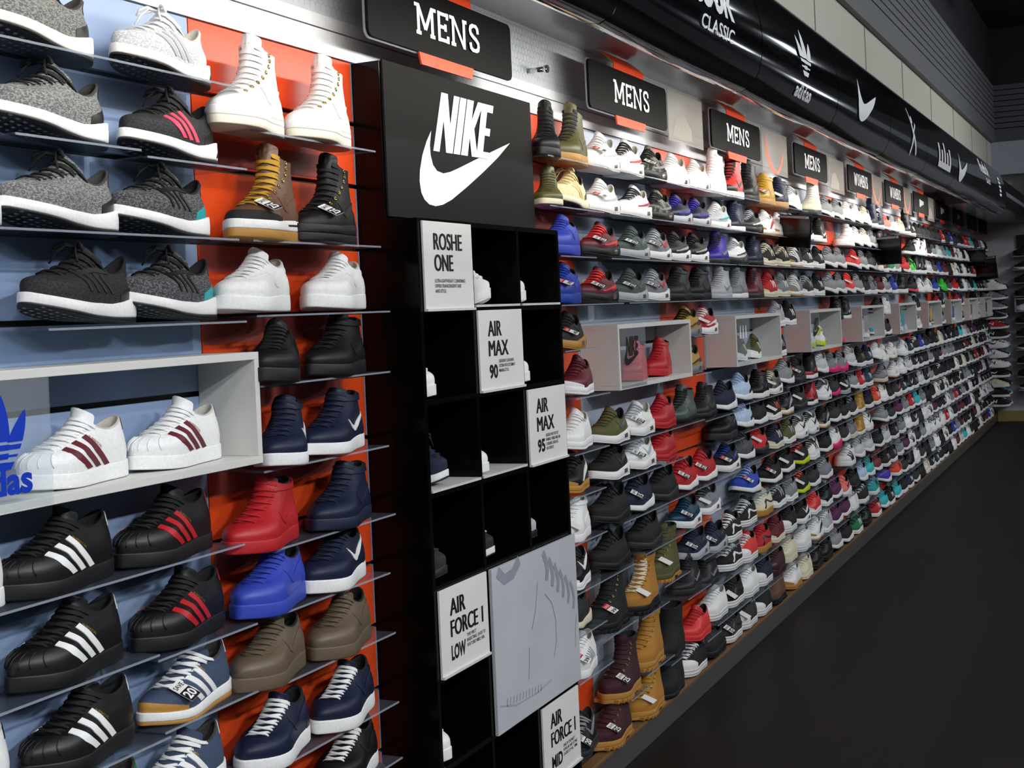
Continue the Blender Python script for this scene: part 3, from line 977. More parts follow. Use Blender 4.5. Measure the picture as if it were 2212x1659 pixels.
# name, upper loops, length, width, sole (heel h, toe h, outsole share, flare, xb, xf), toe spring, lace rows, tongue rise
GEO = {
    'low': (LOW, .290, .106, (.036, .028, .0, .02, -.002, .294), .008, 7, .016),
    'shell': (LOW, .286, .102, (.031, .026, .0, .02, -.001, .291), .006, 7, .020),
    'retro': (RETRO, .288, .098, (.032, .022, .3, .03, -.004, .292), .012, 6, .018),
    'run': (RUN, .292, .100, (.036, .021, .18, .05, -.012, .296), .020, 5, .010),
    'air': (RUN, .290, .104, (.043, .028, .12, .07, -.008, .296), .016, 6, .016),
    'mid': (MID, .290, .106, (.037, .029, .0, .02, -.002, .294), .008, 7, .012),
    'hi': (HI, .290, .105, (.036, .028, .0, .02, -.002, .294), .008, 9, .022),
    'lunar': (HI, .292, .106, (.048, .036, .48, .03, -.004, .296), .006, 9, .022),
    'boot': (BOOT, .294, .106, (.044, .034, .4, .03, -.003, .300), .006, 9, .016),
    'tall': (UGG, .286, .106, (.024, .020, .0, .03, -.003, .290), .004, 0, 0),
    'skate': (RETRO, .286, .100, (.030, .029, .0, .015, -.001, .291), .003, 6, .020),
    'canvas': (LOW, .284, .098, (.031, .029, .0, .015, -.001, .289), .004, 6, .022),
}


class Shoe:
    def __init__(s, geo):
        keys, s.L, s.W, s.sole, s.spring, s.nl, s.rise = GEO[geo]
        s.geo = geo
        s.K = np.array(keys, float)
        s.kmax = len(keys) - 1

    def zs(s, S):
        a = .55 if s.geo == 'run' else .66
        return s.spring * np.clip((S - a) / (1 - a), 0, 1) ** 1.7

    def pt(s, k, ph):
        k, ph = np.broadcast_arrays(np.asarray(k, float), np.asarray(ph, float))
        q = smooth_interp(k, s.K)
        xb, xf, zb, zf, w_, dip, rb, rf = [q[..., i] for i in range(8)]
        t = (1 - np.cos(ph)) / 2
        sg = np.where(np.mod(ph, 2 * math.pi) <= math.pi, 1.0, -1.0)
        x = xb + (xf - xb) * t
        Sx = np.clip(x / s.L, 0, 1)
        er = np.sqrt(np.clip(1 - (1 - np.minimum(t / rb, 1)) ** 2, 0, 1)) * np.sqrt(np.clip(1 - (1 - np.minimum((1 - t) / rf, 1)) ** 2, 0, 1))
        y = sg * s.W / 2 * np.interp(Sx, BS, BW) * w_ * er - .014 * np.clip((Sx - .5) * 2, 0, 1) ** 2
        z = zb + (zf - zb) * t - dip * np.sin(math.pi * t) + s.zs(Sx)
        return np.stack([x, y, z], -1)

    def nrm(s, k, ph):
        e = 1e-3
        a = s.pt(np.asarray(k) + e * 5, ph) - s.pt(np.asarray(k) - e * 5, ph)
        b_ = s.pt(k, np.asarray(ph) + e) - s.pt(k, np.asarray(ph) - e)
        n = np.cross(b_, a)
        n /= np.linalg.norm(n, axis=-1, keepdims=True) + 1e-12
        p = s.pt(k, ph)
        c = np.stack([np.clip(p[..., 0], .05, .2), np.zeros_like(p[..., 0]), np.full_like(p[..., 0], .03)], -1)
        f = np.sign(np.sum(n * (p - c), -1, keepdims=True))
        f[f == 0] = 1
        return n * f

    def patch(s, mb, k0, k1, p0, p1, off=.0012, nk=8, npn=14, th=.0016, kf=None):
        """a thin piece lying on the upper; kf(u) may trim its top edge"""
        rows, nr = [], []
        for i in range(nk + 1):
            u = np.linspace(0, 1, npn + 1)
            ph = p0 + (p1 - p0) * u
            top = np.array([kf(q) for q in u]) if kf else np.full(npn + 1, k1)
            kk = k0 + (top - k0) * i / nk
            n = s.nrm(kk, ph)
            rows.append(s.pt(kk, ph) + n * off)
            nr.append(n)
        mb.slab(rows, nr, th)

    def invert(s, x, z):
        """side view point -> (k, phi) on the lateral face"""
        lo, hi = 0.0, float(s.kmax)
        for _ in range(22):
            k = (lo + hi) / 2
            q = smooth_interp(k, s.K)
            t = min(.995, max(.005, (x - q[0]) / (q[1] - q[0])))
            ph = math.acos(1 - 2 * t)
            if s.pt(k, ph)[2] < z:
                lo = k
            else:
                hi = k
        return k, ph

    def decal(s, mb, A, B, n=14, m=3, off=.0017, sides=(1, -1), th=.0018):
        A, B = np.array(A, float), np.array(B, float)

        def rs(Q):
            d = np.r_[0, np.cumsum(np.linalg.norm(np.diff(Q, axis=0), axis=1))]
            t = np.linspace(0, d[-1], n + 1)
            return np.stack([np.interp(t, d, Q[:, 0]), np.interp(t, d, Q[:, 1])], 1)
        A, B = rs(A), rs(B)
        for sd in sides:
            rows, nr = [], []
            for j in range(m + 1):
                C = A + (B - A) * j / m
                kp = [s.invert(x, z) for x, z in C]
                k = np.array([q[0] for q in kp])
                ph = np.array([q[1] for q in kp])
                if sd < 0: ph = 2 * math.pi - ph
                N_ = s.nrm(k, ph)
                rows.append(s.pt(k, ph) + N_ * off)
                nr.append(N_)
            mb.slab(rows, nr, th, True)

    def dphi(s, k, half):
        """half angle about the toe line that spans +-half metres across"""
        lo, hi = .01, 1.5
        for _ in range(30):
            m = (lo + hi) / 2
            a, c = s.pt(k, math.pi - m), s.pt(k, math.pi + m)
            if (a[1] - c[1]) / 2 < half: lo = m
            else: hi = m
        return lo

    def upper(s, mb, N, sub):
        ks = np.linspace(0, s.kmax, s.kmax * sub + 1)
        ph = np.linspace(0, 2 * math.pi, N + 1)[:-1]
        mb.grid([list(map(tuple, s.pt(k, ph))) for k in ks], True, True)

    def lining(s, mb, N):
        ph = np.linspace(0, 2 * math.pi, N + 1)[:-1]
        rim = s.pt(s.kmax, ph)
        c = rim.mean(0)
        rows = [rim]
        d = rim - c
        l = np.linalg.norm(d[:, :2], axis=1, keepdims=True)

        def ins(m, dz):
            q = rim.copy()
            q[:, :2] = c[:2] + d[:, :2] * np.clip(1 - m / l, .3, 1)
            q[:, 2] += dz
            return q
        rows += [ins(.0015, .0025), ins(.0045, .0030), ins(.0075, .0005), ins(.009, -.010)]
        for f in (.5, .9):
            q = ins(.0095, 0)
            q[:, 2] = q[:, 2] * (1 - f) + .042 * f
            rows.append(q)
        mb.grid([list(map(tuple, r)) for r in rows], True, True)
        n = len(mb.v)
        mb.f.append(tuple(range(n - N, n))[::-1]); mb.sm.append(True)

    def tongue(s, mb, half=.021):
        k0 = 3.6
        rows, nr = [], []
        for k in np.linspace(k0, s.kmax, 9):
            d = s.dphi(k, half)
            ph = math.pi + np.linspace(d, -d, 7)
            n = s.nrm(k, ph)
            rows.append(s.pt(k, ph) + n * .0022)
            nr.append(n)
        a = rows[-1]
        for i, (dx, dz) in enumerate(((-.001, .35), (-.001, .7), (.002, .95), (.004, 1.0))):
            q = a.copy()
            q[:, 2] += s.rise * dz
            q[:, 0] += s.rise * (-.25 * dz) + dx
            if i >= 2:
                q[:, 1] = a[3, 1] + (a[:, 1] - a[3, 1]) * (.9 if i == 2 else .75)
            rows.append(q)
            nr.append(nr[8] * np.array((1, 1, .3)))
        nr = [x / np.linalg.norm(x, axis=-1, keepdims=True) for x in nr]
        mb.slab(rows, nr, .005)

    def laces(s, mb, half=.023, bow=True, wd=.006):
        n = s.nl
        ka, kb = 3.85, s.kmax - .35
        for i in range(n):
            k = ka + (kb - ka) * i / max(1, n - 1)
            dk = (kb - ka) / n * .75
            for dirn in (1, -1):
                u = np.linspace(-1, 1, 9)
                kk = np.clip(k + dirn * u * dk / 2, 0, s.kmax)
                d = s.dphi(k, half)
                ph = math.pi + u * d
                nn = s.nrm(kk, ph)
                lift = (.0048 + (.0016 if dirn > 0 else 0)) * (1 - np.abs(u) ** 6 * .8)
                P = s.pt(kk, ph) + nn * lift[:, None]
                T = np.gradient(P, axis=0)
                T /= np.linalg.norm(T, axis=1, keepdims=True)
                B_ = np.cross(T, nn)
                w_ = wd / 2
                mb.slab([P - B_ * w_, P + B_ * w_], [nn, nn], .0018)
        if bow:
            P = s.pt(kb, math.pi) + s.nrm(kb, math.pi) * .008
            for sg in (1, -1):
                pts = [P + np.array((.0, sg * .002, 0)), P + np.array((.012, sg * .014, .008)), P + np.array((.022, sg * .026, .002)), P + np.array((.024, sg * .030, -.008)), P + np.array((.016, sg * .026, -.004)), P + np.array((.004, sg * .006, .003))]
                mb.tube(pts, .0030, 6)
                mb.tube([P + np.array((.0, sg * .002, 0)), P + np.array((.014, sg * .010, .004)), P + np.array((.030, sg * .020, -.012)), P + np.array((.036, sg * .028, -.028))], .002, 6)

    def sole_rows(s, f0, f1, N, prof):
        h1, h2, out, fl, xb, xf = s.sole
        ph = np.linspace(0, 2 * math.pi, N + 1)[:-1]
        t = (1 - np.cos(ph)) / 2
        sg = np.where(ph <= math.pi, 1.0, -1.0)
        rows = []
        for f, w_ in prof:
            f = f0 + (f1 - f0) * f
            shr = .004 if w_ < .95 else 0
            x = xb + shr + (xf - xb - 2 * shr) * t
            S_ = np.clip(x / s.L, 0, 1)
            er = np.sqrt(np.clip(1 - (1 - np.minimum(t / .17, 1)) ** 2, 0, 1)) * np.sqrt(np.clip(1 - (1 - np.minimum((1 - t) / .27, 1)) ** 2, 0, 1))
            bulge = 1 + fl * (1 - abs(2 * f - 1)) + .02
            hw = np.interp(S_, BS, BW)
            if s.geo in ('run', 'air'):
                hw = hw + .06 * np.exp(-((S_ - .1) / .15) ** 2)
            y = sg * s.W / 2 * hw * w_ * bulge * er - .014 * np.clip((S_ - .5) * 2, 0, 1) ** 2
            u = np.clip(S_, 0, 1)
            h = h1 + (h2 - h1) * (u * u * (3 - 2 * u))
            if s.geo in ('run', 'air'):
                h = h + .010 * np.exp(-((S_ - .02) / .14) ** 2) - .003 * np.exp(-((S_ - .35) / .12) ** 2)
            if s.geo in ('boot', 'lunar') and f1 > .95 and f0 > 0:
                pass
            z = s.zs(S_) + h * f
            rows.append(np.stack([x, y, z], -1))
        return rows

    def sole_mesh(s, mb, f0, f1, N, arch=False):
        prof = [(0, .90), (.03, .97), (.12, 1.0), (.5, 1.0), (.9, 1.0), (.98, .985), (1, .93)]
        rows = s.sole_rows(f0, f1, N, prof)
        if arch:                               # heel block of a boot
            for r in rows[:3]:
                S_ = r[:, 0] / s.L
                r[:, 2] += np.where((S_ > .30) & (S_ < .52), .012, 0)
        mb.grid([list(map(tuple, r)) for r in rows], True, True)
        n = len(mb.v)
        a = n - len(rows) * N
        mb.f.append(tuple(range(a, a + N))[::-1]); mb.sm.append(False)
        mb.f.append(tuple(range(n - N, n))); mb.sm.append(False)


SW_A = [(.020, .092), (.05, .078), (.085, .060), (.112, .050), (.132, .050), (.147, .058), (.156, .072), (.158, .082)]
SW_B = [(.020, .092), (.055, .084), (.092, .072), (.115, .064), (.130, .063), (.141, .067), (.150, .074), (.158, .082)]


def side_z(sh, pts, z0=.0):
    """raise decals for taller soles"""
    return [(x, z + z0) for x, z in pts]


PARTS = {}


def parts_of(geo, deco, lod):
    """list of (part name, mesh, colour slot, surface) for a shoe kind; meshes are shared by all copies"""
    key = (geo, deco, lod)
    if key in PARTS:
        return PARTS[key]
    s = Shoe(geo)
    N, sub = ((44, 3), (28, 2), (18, 1))[lod]
    out = []

    def add(name, fn, slot, *a, **kw):
        mb = MB()
        fn(mb, *a, **kw)
        me = mb.mesh(name)
        bm = bmesh.new(); bm.from_mesh(me)
        bmesh.ops.recalc_face_normals(bm, faces=bm.faces)
        bm.to_mesh(me); bm.free()
        me.materials.append(None)
        out.append((name, me, slot))
    h1, h2, osh = s.sole[:3]
    dz = .008 if geo == 'boot' else (.010 if geo == 'lunar' else 0)
    add('upper', s.upper, 'u', N, sub)
    add('lining', s.lining, 'in', N)
    if osh:
        add('midsole', s.sole_mesh, 's', osh, 1, N)
        add('outsole', s.sole_mesh, 'o', 0, osh, N, geo == 'boot')
    else:
        add('sole', s.sole_mesh, 's', 0, 1, N)
    if s.nl:
        add('tongue', s.tongue, 'tg')
        if lod < 2:
            add('laces', s.laces, 'l', .023, lod == 0 and geo == 'run')
        else:
            def lb(mb):
                s.nl = 4
                s.laces(mb, .023, False, .008)
            add('laces', lb, 'l')
    pi = math.pi
    if lod < 2:
        if geo in ('low', 'mid', 'hi', 'lunar'):
            def ov(mb):
                s.patch(mb, .35, 3.0, pi - 1.35, pi + 1.35, .0007, 6, 22, .0014, lambda u: 1.5 + 1.3 * (1 - (2 * u - 1) ** 2) if abs(2 * u - 1) > .45 else 2.55)
            add('toe_overlay', ov, 'a2' if deco == 'block' else 'u2')
            def ho(mb):
                s.patch(mb, .35, min(5.2, s.kmax), -.95, .95, .0008, 8, 16, .0014, lambda u: 2.0 + (3.3 if s.kmax < 9 else 4.2) * (1 - abs(2 * u - 1)) ** .6)
            add('heel_overlay', ho, 'a2' if deco == 'block' else 'u2')
            def ey(mb):
                for sg in (1, -1):
                    rows, nr = [], []
                    for k in np.linspace(3.7, s.kmax - .1, 10):
                        d0 = s.dphi(k, .020)
                        d1 = s.dphi(k, .033)
                        ph = pi + sg * np.linspace(d0, d1, 4)
                        n = s.nrm(k, ph)
                        rows.append(s.pt(k, ph) + n * .0016); nr.append(n)
                    mb.slab(rows, nr, .002)
            add('eyestay', ey, 'u2')
        if geo in ('shell', 'canvas'):
            def tc(mb):
                s.patch(mb, .3, 3.2, pi - 1.25, pi + 1.25, .0012, 8, 24, .002, lambda u: 1.6 + 1.75 * (1 - (2 * u - 1) ** 4))
                if geo == 'shell':
                    for q in np.linspace(-.62, .62, 7):
                        kk = np.linspace(1.0, 3.1, 8)
                        ph = np.full(8, pi) + q * np.linspace(1.15, .9, 8)
                        n = s.nrm(kk, ph)
                        mb.tube(list(s.pt(kk, ph) + n * .0018), .0012, 5)
            add('toe_cap', tc, 'cap')
        if geo == 'retro':
            def tb(mb):
                s.patch(mb, .2, 2.0, pi - 1.0, pi + 1.0, .0012, 6, 20, .0018, lambda u: .9 + .9 * (1 - (2 * u - 1) ** 2))
            add('toe_bumper', tb, 'o')
        if geo in ('shell', 'retro', 'low', 'run', 'air', 'skate', 'canvas'):
            def ht(mb):
                s.patch(mb, s.kmax - 2.6, s.kmax - .05, -.62, .62, .0012, 6, 10, .0016, lambda u: s.kmax - .05)
            add('heel_tab', ht, 'a' if geo not in ('low',) else 'u2')
        if geo == 'mid':
            def stp(mb):
                s.patch(mb, 7.6, 9.0, .35, 2 * pi - .35, .0045, 4, 40, .003, lambda u: 8.9)
            add('ankle_strap', stp, 'u2')
        if geo in ('lunar', 'boot'):
            for k in np.linspace(4.1, s.kmax - .5, 8):
                for sg in (1, -1):
                    if lod == 1 and sg < 0: continue
                    def eyl(mb, k=k, sg=sg):
                        d = s.dphi(k, .026)
                        c = s.pt(k, pi + sg * d); n = s.nrm(k, pi + sg * d)
                        a_ = np.cross(n, (0, 0, 1)); a_ /= np.linalg.norm(a_); b_ = np.cross(n, a_)
                        mb.tube([c + n * .0025 + (a_ * math.cos(q) + b_ * math.sin(q)) * .0038 for q in np.linspace(0, 2 * pi, 11)], .0013, 5)
                    add('eyelet', eyl, 'met')
        if geo == 'boot':
            def cc(mb):
                s.patch(mb, s.kmax - 1.4, s.kmax, .0, 2 * pi * .42, .003, 3, 20, .004, lambda u: s.kmax)
                s.patch(mb, s.kmax - 1.4, s.kmax, 2 * pi * .58, 2 * pi, .003, 3, 20, .004, lambda u: s.kmax)
            add('collar', cc, 'u2')
            def lug(mb):
                h = s.sole[0] * s.sole[2]
                for x in np.r_[np.linspace(.03, .075, 3), np.linspace(.16, .275, 6)]:
                    S_ = x / s.L
                    hw = s.W / 2 * float(np.interp(S_, BS, BW)) * 1.03
                    y0 = -.014 * max(0, (S_ - .5) * 2) ** 2
                    zz = float(s.zs(S_))
                    mb.box(x - .004, x + .004, y0 - hw - .002, y0 + hw + .002, zz + .0002, zz + h * .75)
            add('tread', lug, 'o')
        if geo == 'run':
            def cage(mb):
                for (xa, xb_) in ((.205, .178), (.182, .150), (.158, .120), (.135, .095)):
                    s.decal(mb, [(xb_, .046), (xa - .012, .068), (xa - .01, .078)], [(xb_ + .008, .046), (xa - .002, .068), (xa, .078)], 8, 2, .002)
                s.decal(mb, [(.10, .080), (.15, .080), (.20, .070)], [(.10, .087), (.15, .088), (.205, .076)], 10, 2, .002)
            def hcn(mb):
                s.patch(mb, .3, 4.2, -1.05, 1.05, .0011, 7, 16, .0016, lambda u: 1.4 + 3.4 * (1 - abs(2 * u - 1)) ** .8)
            if lod < 2:
                add('heel_counter', hcn, 'hc')
            if deco == 'stripes' and lod == 0:
                for j in (4, 7, 10):
                    def sst(mb):
                        rows = s.sole_rows(0, 1, 120, [(.30, 1.014), (.5, 1.014), (.72, 1.014), (.88, 1.012)])
                        mb.slab([r[[j + q, j + q + 1, j + q + 2]] for q, r in enumerate(rows[::-1])], [np.tile((0, 1, 0), (3, 1))] * 4, .002)
                    add('sole_stripe', sst, 'blk')
            if deco == 'cage':
                add('side_cage', cage, 'a')
            def trd(mb):
                rng = random.Random(3)
                for i in range(9):
                    for j in range(4):
                        x = .135 + .0165 * i + (.008 if j % 2 else 0)
                        S_ = x / s.L
                        y = (-.030 + .018 * j) - .014 * max(0, (S_ - .5) * 2) ** 2
                        z = float(s.zs(np.array(S_)))
                        sl = (float(s.zs(np.array(S_ + .01))) - z) / (.01 * s.L)
                        mb.add([(x - .004, y - .003, z - .004 * sl - .0006), (x + .002, y - .004, z + .002 * sl - .0006), (x + .005, y + .003, z + .005 * sl - .0006), (x - .002, y + .004, z - .002 * sl - .0006)], [(0, 1, 2, 3)])
            add('tread', trd, 'trd')
        if geo == 'air':
            for ja, jb in ((3, 11), (13, 17)):
                def win(mb):
                    rows = s.sole_rows(0, 1, 80, [(.32, 1.012), (.5, 1.012), (.72, 1.012)])
                    idx = list(range(ja, jb))
                    mb.slab([r[idx] for r in rows], [np.tile((0, 1, 0), (len(idx), 1))] * 3, .002)
                add('air_window', win, 'win')
        if geo == 'lunar':
            def grv(mb):
                rows = s.sole_rows(0, 1, 80, [(.70, 1.008), (.76, 1.008), (.80, 1.008)])
                for sd in (1, -1):
                    idx = [j for j in range(2, 19)] if sd > 0 else [80 - j for j in range(2, 19)]
                    mb.slab([r[idx] for r in rows], [np.tile((0, sd, 0), (len(idx), 1))] * 3, .002)
            add('sole_groove', grv, 'in')
        if geo in ('skate', 'canvas'):
            def fox(mb):
                for f in ((.30, .36), (.72, .78)):
                    rows = s.sole_rows(0, 1, N, [(f[0], 1.006), (f[1], 1.006)])
                    mb.grid([list(map(tuple, r)) for r in rows], True, True)
            add('foxing_stripe', fox, 'fox')
    if deco == 'swoosh':
        add('swoosh', lambda mb: s.decal(mb, side_z(s, SW_A, dz), side_z(s, SW_B, dz), 18 if lod < 2 else 7, 3 if lod < 2 else 1), 'a')
    if deco == 'bands':
        add('side_band', lambda mb: s.decal(mb, [(.02, .074), (.07, .062), (.12, .056), (.17, .050), (.22, .046)], [(.02, .064), (.07, .052), (.12, .048), (.17, .044), (.22, .041)], 14 if lod < 2 else 6, 2), 'a')
        add('swoosh', lambda mb: s.decal(mb, [(.02, .050), (.05, .049), (.08, .046)], [(.02, .056), (.05, .054), (.08, .046)], 6, 1), 'l')
    if deco == 'block':
        add('swoosh', lambda mb: s.decal(mb, SW_A, SW_B, 18 if lod < 2 else 7, 3 if lod < 2 else 1), 'a')
    if deco == 'stripes':
        for (xt, zt, xb_) in ((.150, .088, .096), (.180, .080, .128), (.209, .071, .160)):
            for sd in ((1, -1) if lod == 0 else (1,)):
                def st3(mb):
                    b0 = h1 + .001 if geo == 'shell' else h1 - .001
                    w_ = .0165
                    m_ = ((xt + xb_) / 2 + .007, (zt + b0) / 2 + .001)
                    s.decal(mb, [(xb_, b0), (m_[0] - .003, m_[1]), (xt, zt)], [(xb_ + w_, b0 - .002), (m_[0] + w_ - .002, m_[1] - .003), (xt + w_ * .8, zt - .004)], 10 if lod < 2 else 5, 2, sides=(sd,))
                add('side_stripe', st3, 'a')
    if deco == 'n':
        def nn(mb):
            for A, B in ((((.075, .048), (.085, .085)), ((.086, .048), (.096, .085))), (((.085, .085), (.125, .048)), ((.096, .085), (.136, .048))), (((.120, .048), (.130, .083)), ((.131, .048), (.141, .083)))):
                s.decal(mb, A, B, 6, 2)
        add('side_letter', nn, 'a')
    if deco == 'wave':
        add('side_stripe', lambda mb: s.decal(mb, [(.205, .034), (.178, .056), (.150, .064), (.120, .056), (.085, .049), (.03, .049)], [(.213, .038), (.182, .064), (.150, .072), (.116, .064), (.085, .056), (.03, .055)], 16 if lod < 2 else 8, 2), 'a')
    if deco == 'form':
        add('form_strip', lambda mb: s.decal(mb, [(.150, .032), (.115, .052), (.075, .070), (.02, .088)], [(.120, .032), (.092, .046), (.06, .058), (.02, .074)], 12, 3), 'a')
    if deco == 'lines':
        for q in range(6):
            def lnz(mb):
                x = .10 + .022 * q
                s.decal(mb, [(x - .02, .040), (x, .060), (x + .03 - .004 * q, .080 - .003 * q)], [(x - .017, .040), (x + .004, .060), (x + .034 - .004 * q, .079 - .003 * q)], 8, 1, .0014, sides=(1,))
            add('stitch_line', lnz, 'a')
    if deco == 'stripes' and geo in ('shell', 'retro') and lod == 0:
        def stxt(mb):
            v, f = text_verts('SUPERSTAR' if geo == 'shell' else 'SAMOA', .02, .8, 1)
            h = .006
            L_ = .034 if geo == 'shell' else .02
            kx = L_ / v[:, 0].max()
            vs = []
            a0, b0 = (.150, .079), (.116, .052)
            d = np.array((b0[0] - a0[0], b0[1] - a0[1])); d /= np.linalg.norm(d)
            u = np.array((-d[1], d[0])); u = u if u[0] < 0 else -u
            u = np.array((d[1], -d[0])) if np.dot(u, (-1, .5)) < 0 else u
            for p in v:
                q = np.array(a0) + u * .004 + d * (p[0] * kx) + u * (p[1] * h)
                k, ph = s.invert(q[0], q[1])
                vs.append(s.pt(k, ph) + s.nrm(k, ph) * .0016)
            mb.add(vs, f)
        add('lettering', stxt, 'gold')
    PARTS[key] = out
    return out


def tag_frame(geo):
    s = Shoe(geo)
    k = 3.3 if geo not in ('boot', 'hi', 'lunar') else 3.7
    ph = math.pi - s.dphi(k, .030)
    p = s.pt(k, ph)
    n = s.nrm(k, ph)
    up = np.array((.25, 0, 1.0))
    up -= n * np.dot(up, n)
    up /= np.linalg.norm(up)
    ri = np.cross(up, n)
    m = Matrix((Vector(ri), Vector(up), Vector(n))).transposed().to_4x4()
    m.translation = Vector(p + n * .007 - up * .010)
    return m


TAGM = {}


def tag_meshes(kind, amount):
    key = (kind, amount)
    if key in TAGM:
        return TAGM[key]
    w_, h = .031, .050
    out = []

    def fin(mb, name):
        me = mb.mesh(name)
        me.materials.append(None)
        return me
    out.append(('price_tag', fin(MB().box(-w_ / 2, w_ / 2, -h / 2, h / 2, -.0006, .0006), 'price_tag'), 'f4f4ee'))
    if kind != 'w':
        y0, y1 = (-h / 2, .002) if kind == 't' else (.004, h / 2)
        out.append(('coloured_half', fin(MB().box(-w_ / 2, w_ / 2, y0, y1, .0006, .0009), 'coloured_half'), '151515' if kind == 't' else 'c4202a'))
        mb = MB(); mb2 = MB()
        put_text(mb if kind == 't' else mb2, 'SAVE' if kind == 't' else 'SALE', (-w_ * .42, .009, .0011), (1, 0, 0), (0, 1, 0), .0105, .01, 1, w_ * .84)
        put_text(mb2 if kind == 't' else mb, amount, (-w_ * .42, -.020, .0011), (1, 0, 0), (0, 1, 0), .019 if kind == 't' else .012, .03, 1, w_ * .84)
        out.append(('dark_lettering', fin(mb, 'dark_lettering'), '1a1a1a'))
        out.append(('light_lettering', fin(mb2, 'light_lettering'), 'f6f6f2'))
    TAGM[key] = out
    return out

# ------------------------------------------------------------------ colours and kinds of shoe
COLS = {'wh': ('f3f3f1', 'white'), 'cr': ('e6ddc0', 'cream'), 'bk': ('131314', 'black'), 'dk': ('2a2a2c', 'charcoal'), 'gy': ('808388', 'grey'), 'lg': ('b4b8bd', 'light grey'),
        'nv': ('182038', 'navy'), 'bl': ('3548b4', 'blue'), 'rb': ('1d3aa0', 'royal blue'), 'rd': ('b81f26', 'red'), 'br': ('651e28', 'burgundy'), 'ma': ('3c1820', 'maroon'),
        'og': ('e2502a', 'orange'), 'mu': ('b48a24', 'mustard'), 'wt': ('b07a2e', 'wheat tan'), 'bn': ('664532', 'brown'), 'tp': ('675846', 'taupe'), 'ol': ('57552f', 'olive'),
        'gg': ('4d5a56', 'grey-green'), 'gn': ('177a48', 'green'), 'te': ('1fa2a6', 'teal'), 'pk': ('ee4a68', 'pink'), 'hp': ('f0287e', 'hot pink'), 'pu': ('54204e', 'purple'),
        'yl': ('d2e21a', 'neon yellow'), 'gm': ('b8863c', 'gum'), 'be': ('dcc492', 'beige'), 'co': ('ee7a70', 'coral'), 'lb': ('a3b6da', 'light blue'), 'ng': ('44d646', 'neon green'),
        'sl': ('3d4c66', 'slate blue'), 'db': ('123a52', 'petrol'), 'vi': ('33209a', 'violet'), 'ro': ('e23a38', 'bright red'), 'cm': ('3a3a30', 'camouflage'), 'mg': ('55575a', 'grey')}
# code: geometry, decal, kind name, noun, surface
KIND = {
    'af': ('low', 'swoosh', 'low_sneaker', 'low leather sneaker', 'leather'), 'ss': ('shell', 'stripes', 'shell_toe_sneaker', 'striped shell-toe sneaker', 'leather'),
    'sam': ('retro', 'stripes', 'low_sneaker', 'striped suede sneaker', 'suede'), 'nb': ('retro', 'n', 'running_shoe', 'retro runner with an N', 'suede'),
    'pu': ('retro', 'form', 'low_sneaker', 'low sneaker with side strip', 'leather'), 'cz': ('retro', 'swoosh', 'low_sneaker', 'slim low sneaker', 'leather'),
    'lo': ('retro', '', 'low_sneaker', 'plain low sneaker', 'leather'), 'run': ('run', '', 'running_shoe', 'knit runner', 'knit'), 'ub': ('run', 'cage', 'running_shoe', 'caged knit runner', 'knit'),
    'eq': ('run', 'stripes', 'running_shoe', 'striped runner', 'knit'), 'ro': ('run', '', 'running_shoe', 'mesh runner', 'plainknit'), 'vm': ('air', 'swoosh', 'running_shoe', 'air-soled runner', 'plainknit'),
    'am': ('air', 'bands', 'running_shoe', 'chunky air-soled runner', 'leather'), 'mid': ('mid', 'swoosh', 'high_top_sneaker', 'strapped mid-top', 'leather'),
    'hi': ('hi', 'swoosh', 'high_top_sneaker', 'high-top', 'leather'), 'aj': ('hi', 'block', 'high_top_sneaker', 'two-tone high-top', 'leather'), 'lf': ('lunar', 'swoosh', 'high_top_sneaker', 'boot-like high-top', 'leather'),
    'bt': ('boot', '', 'work_boot', 'lace-up boot', 'suede'), 'ug': ('tall', '', 'winter_boot', 'plain tall boot', 'suede'), 'van': ('skate', 'wave', 'skate_shoe', 'skate shoe', 'suede'),
    'chk': ('canvas', '', 'canvas_sneaker', 'canvas sneaker', 'suede'), 'sh': ('shell', 'lines', 'shell_toe_sneaker', 'stitched low sneaker', 'leather')}
KNIT2 = {'gy': 'a2a4a0', 'mg': '8e908a', 'dk': '66686a', 'bk': '2c2d30', 'lg': 'e4e6e8', 'wh': 'ffffff'}


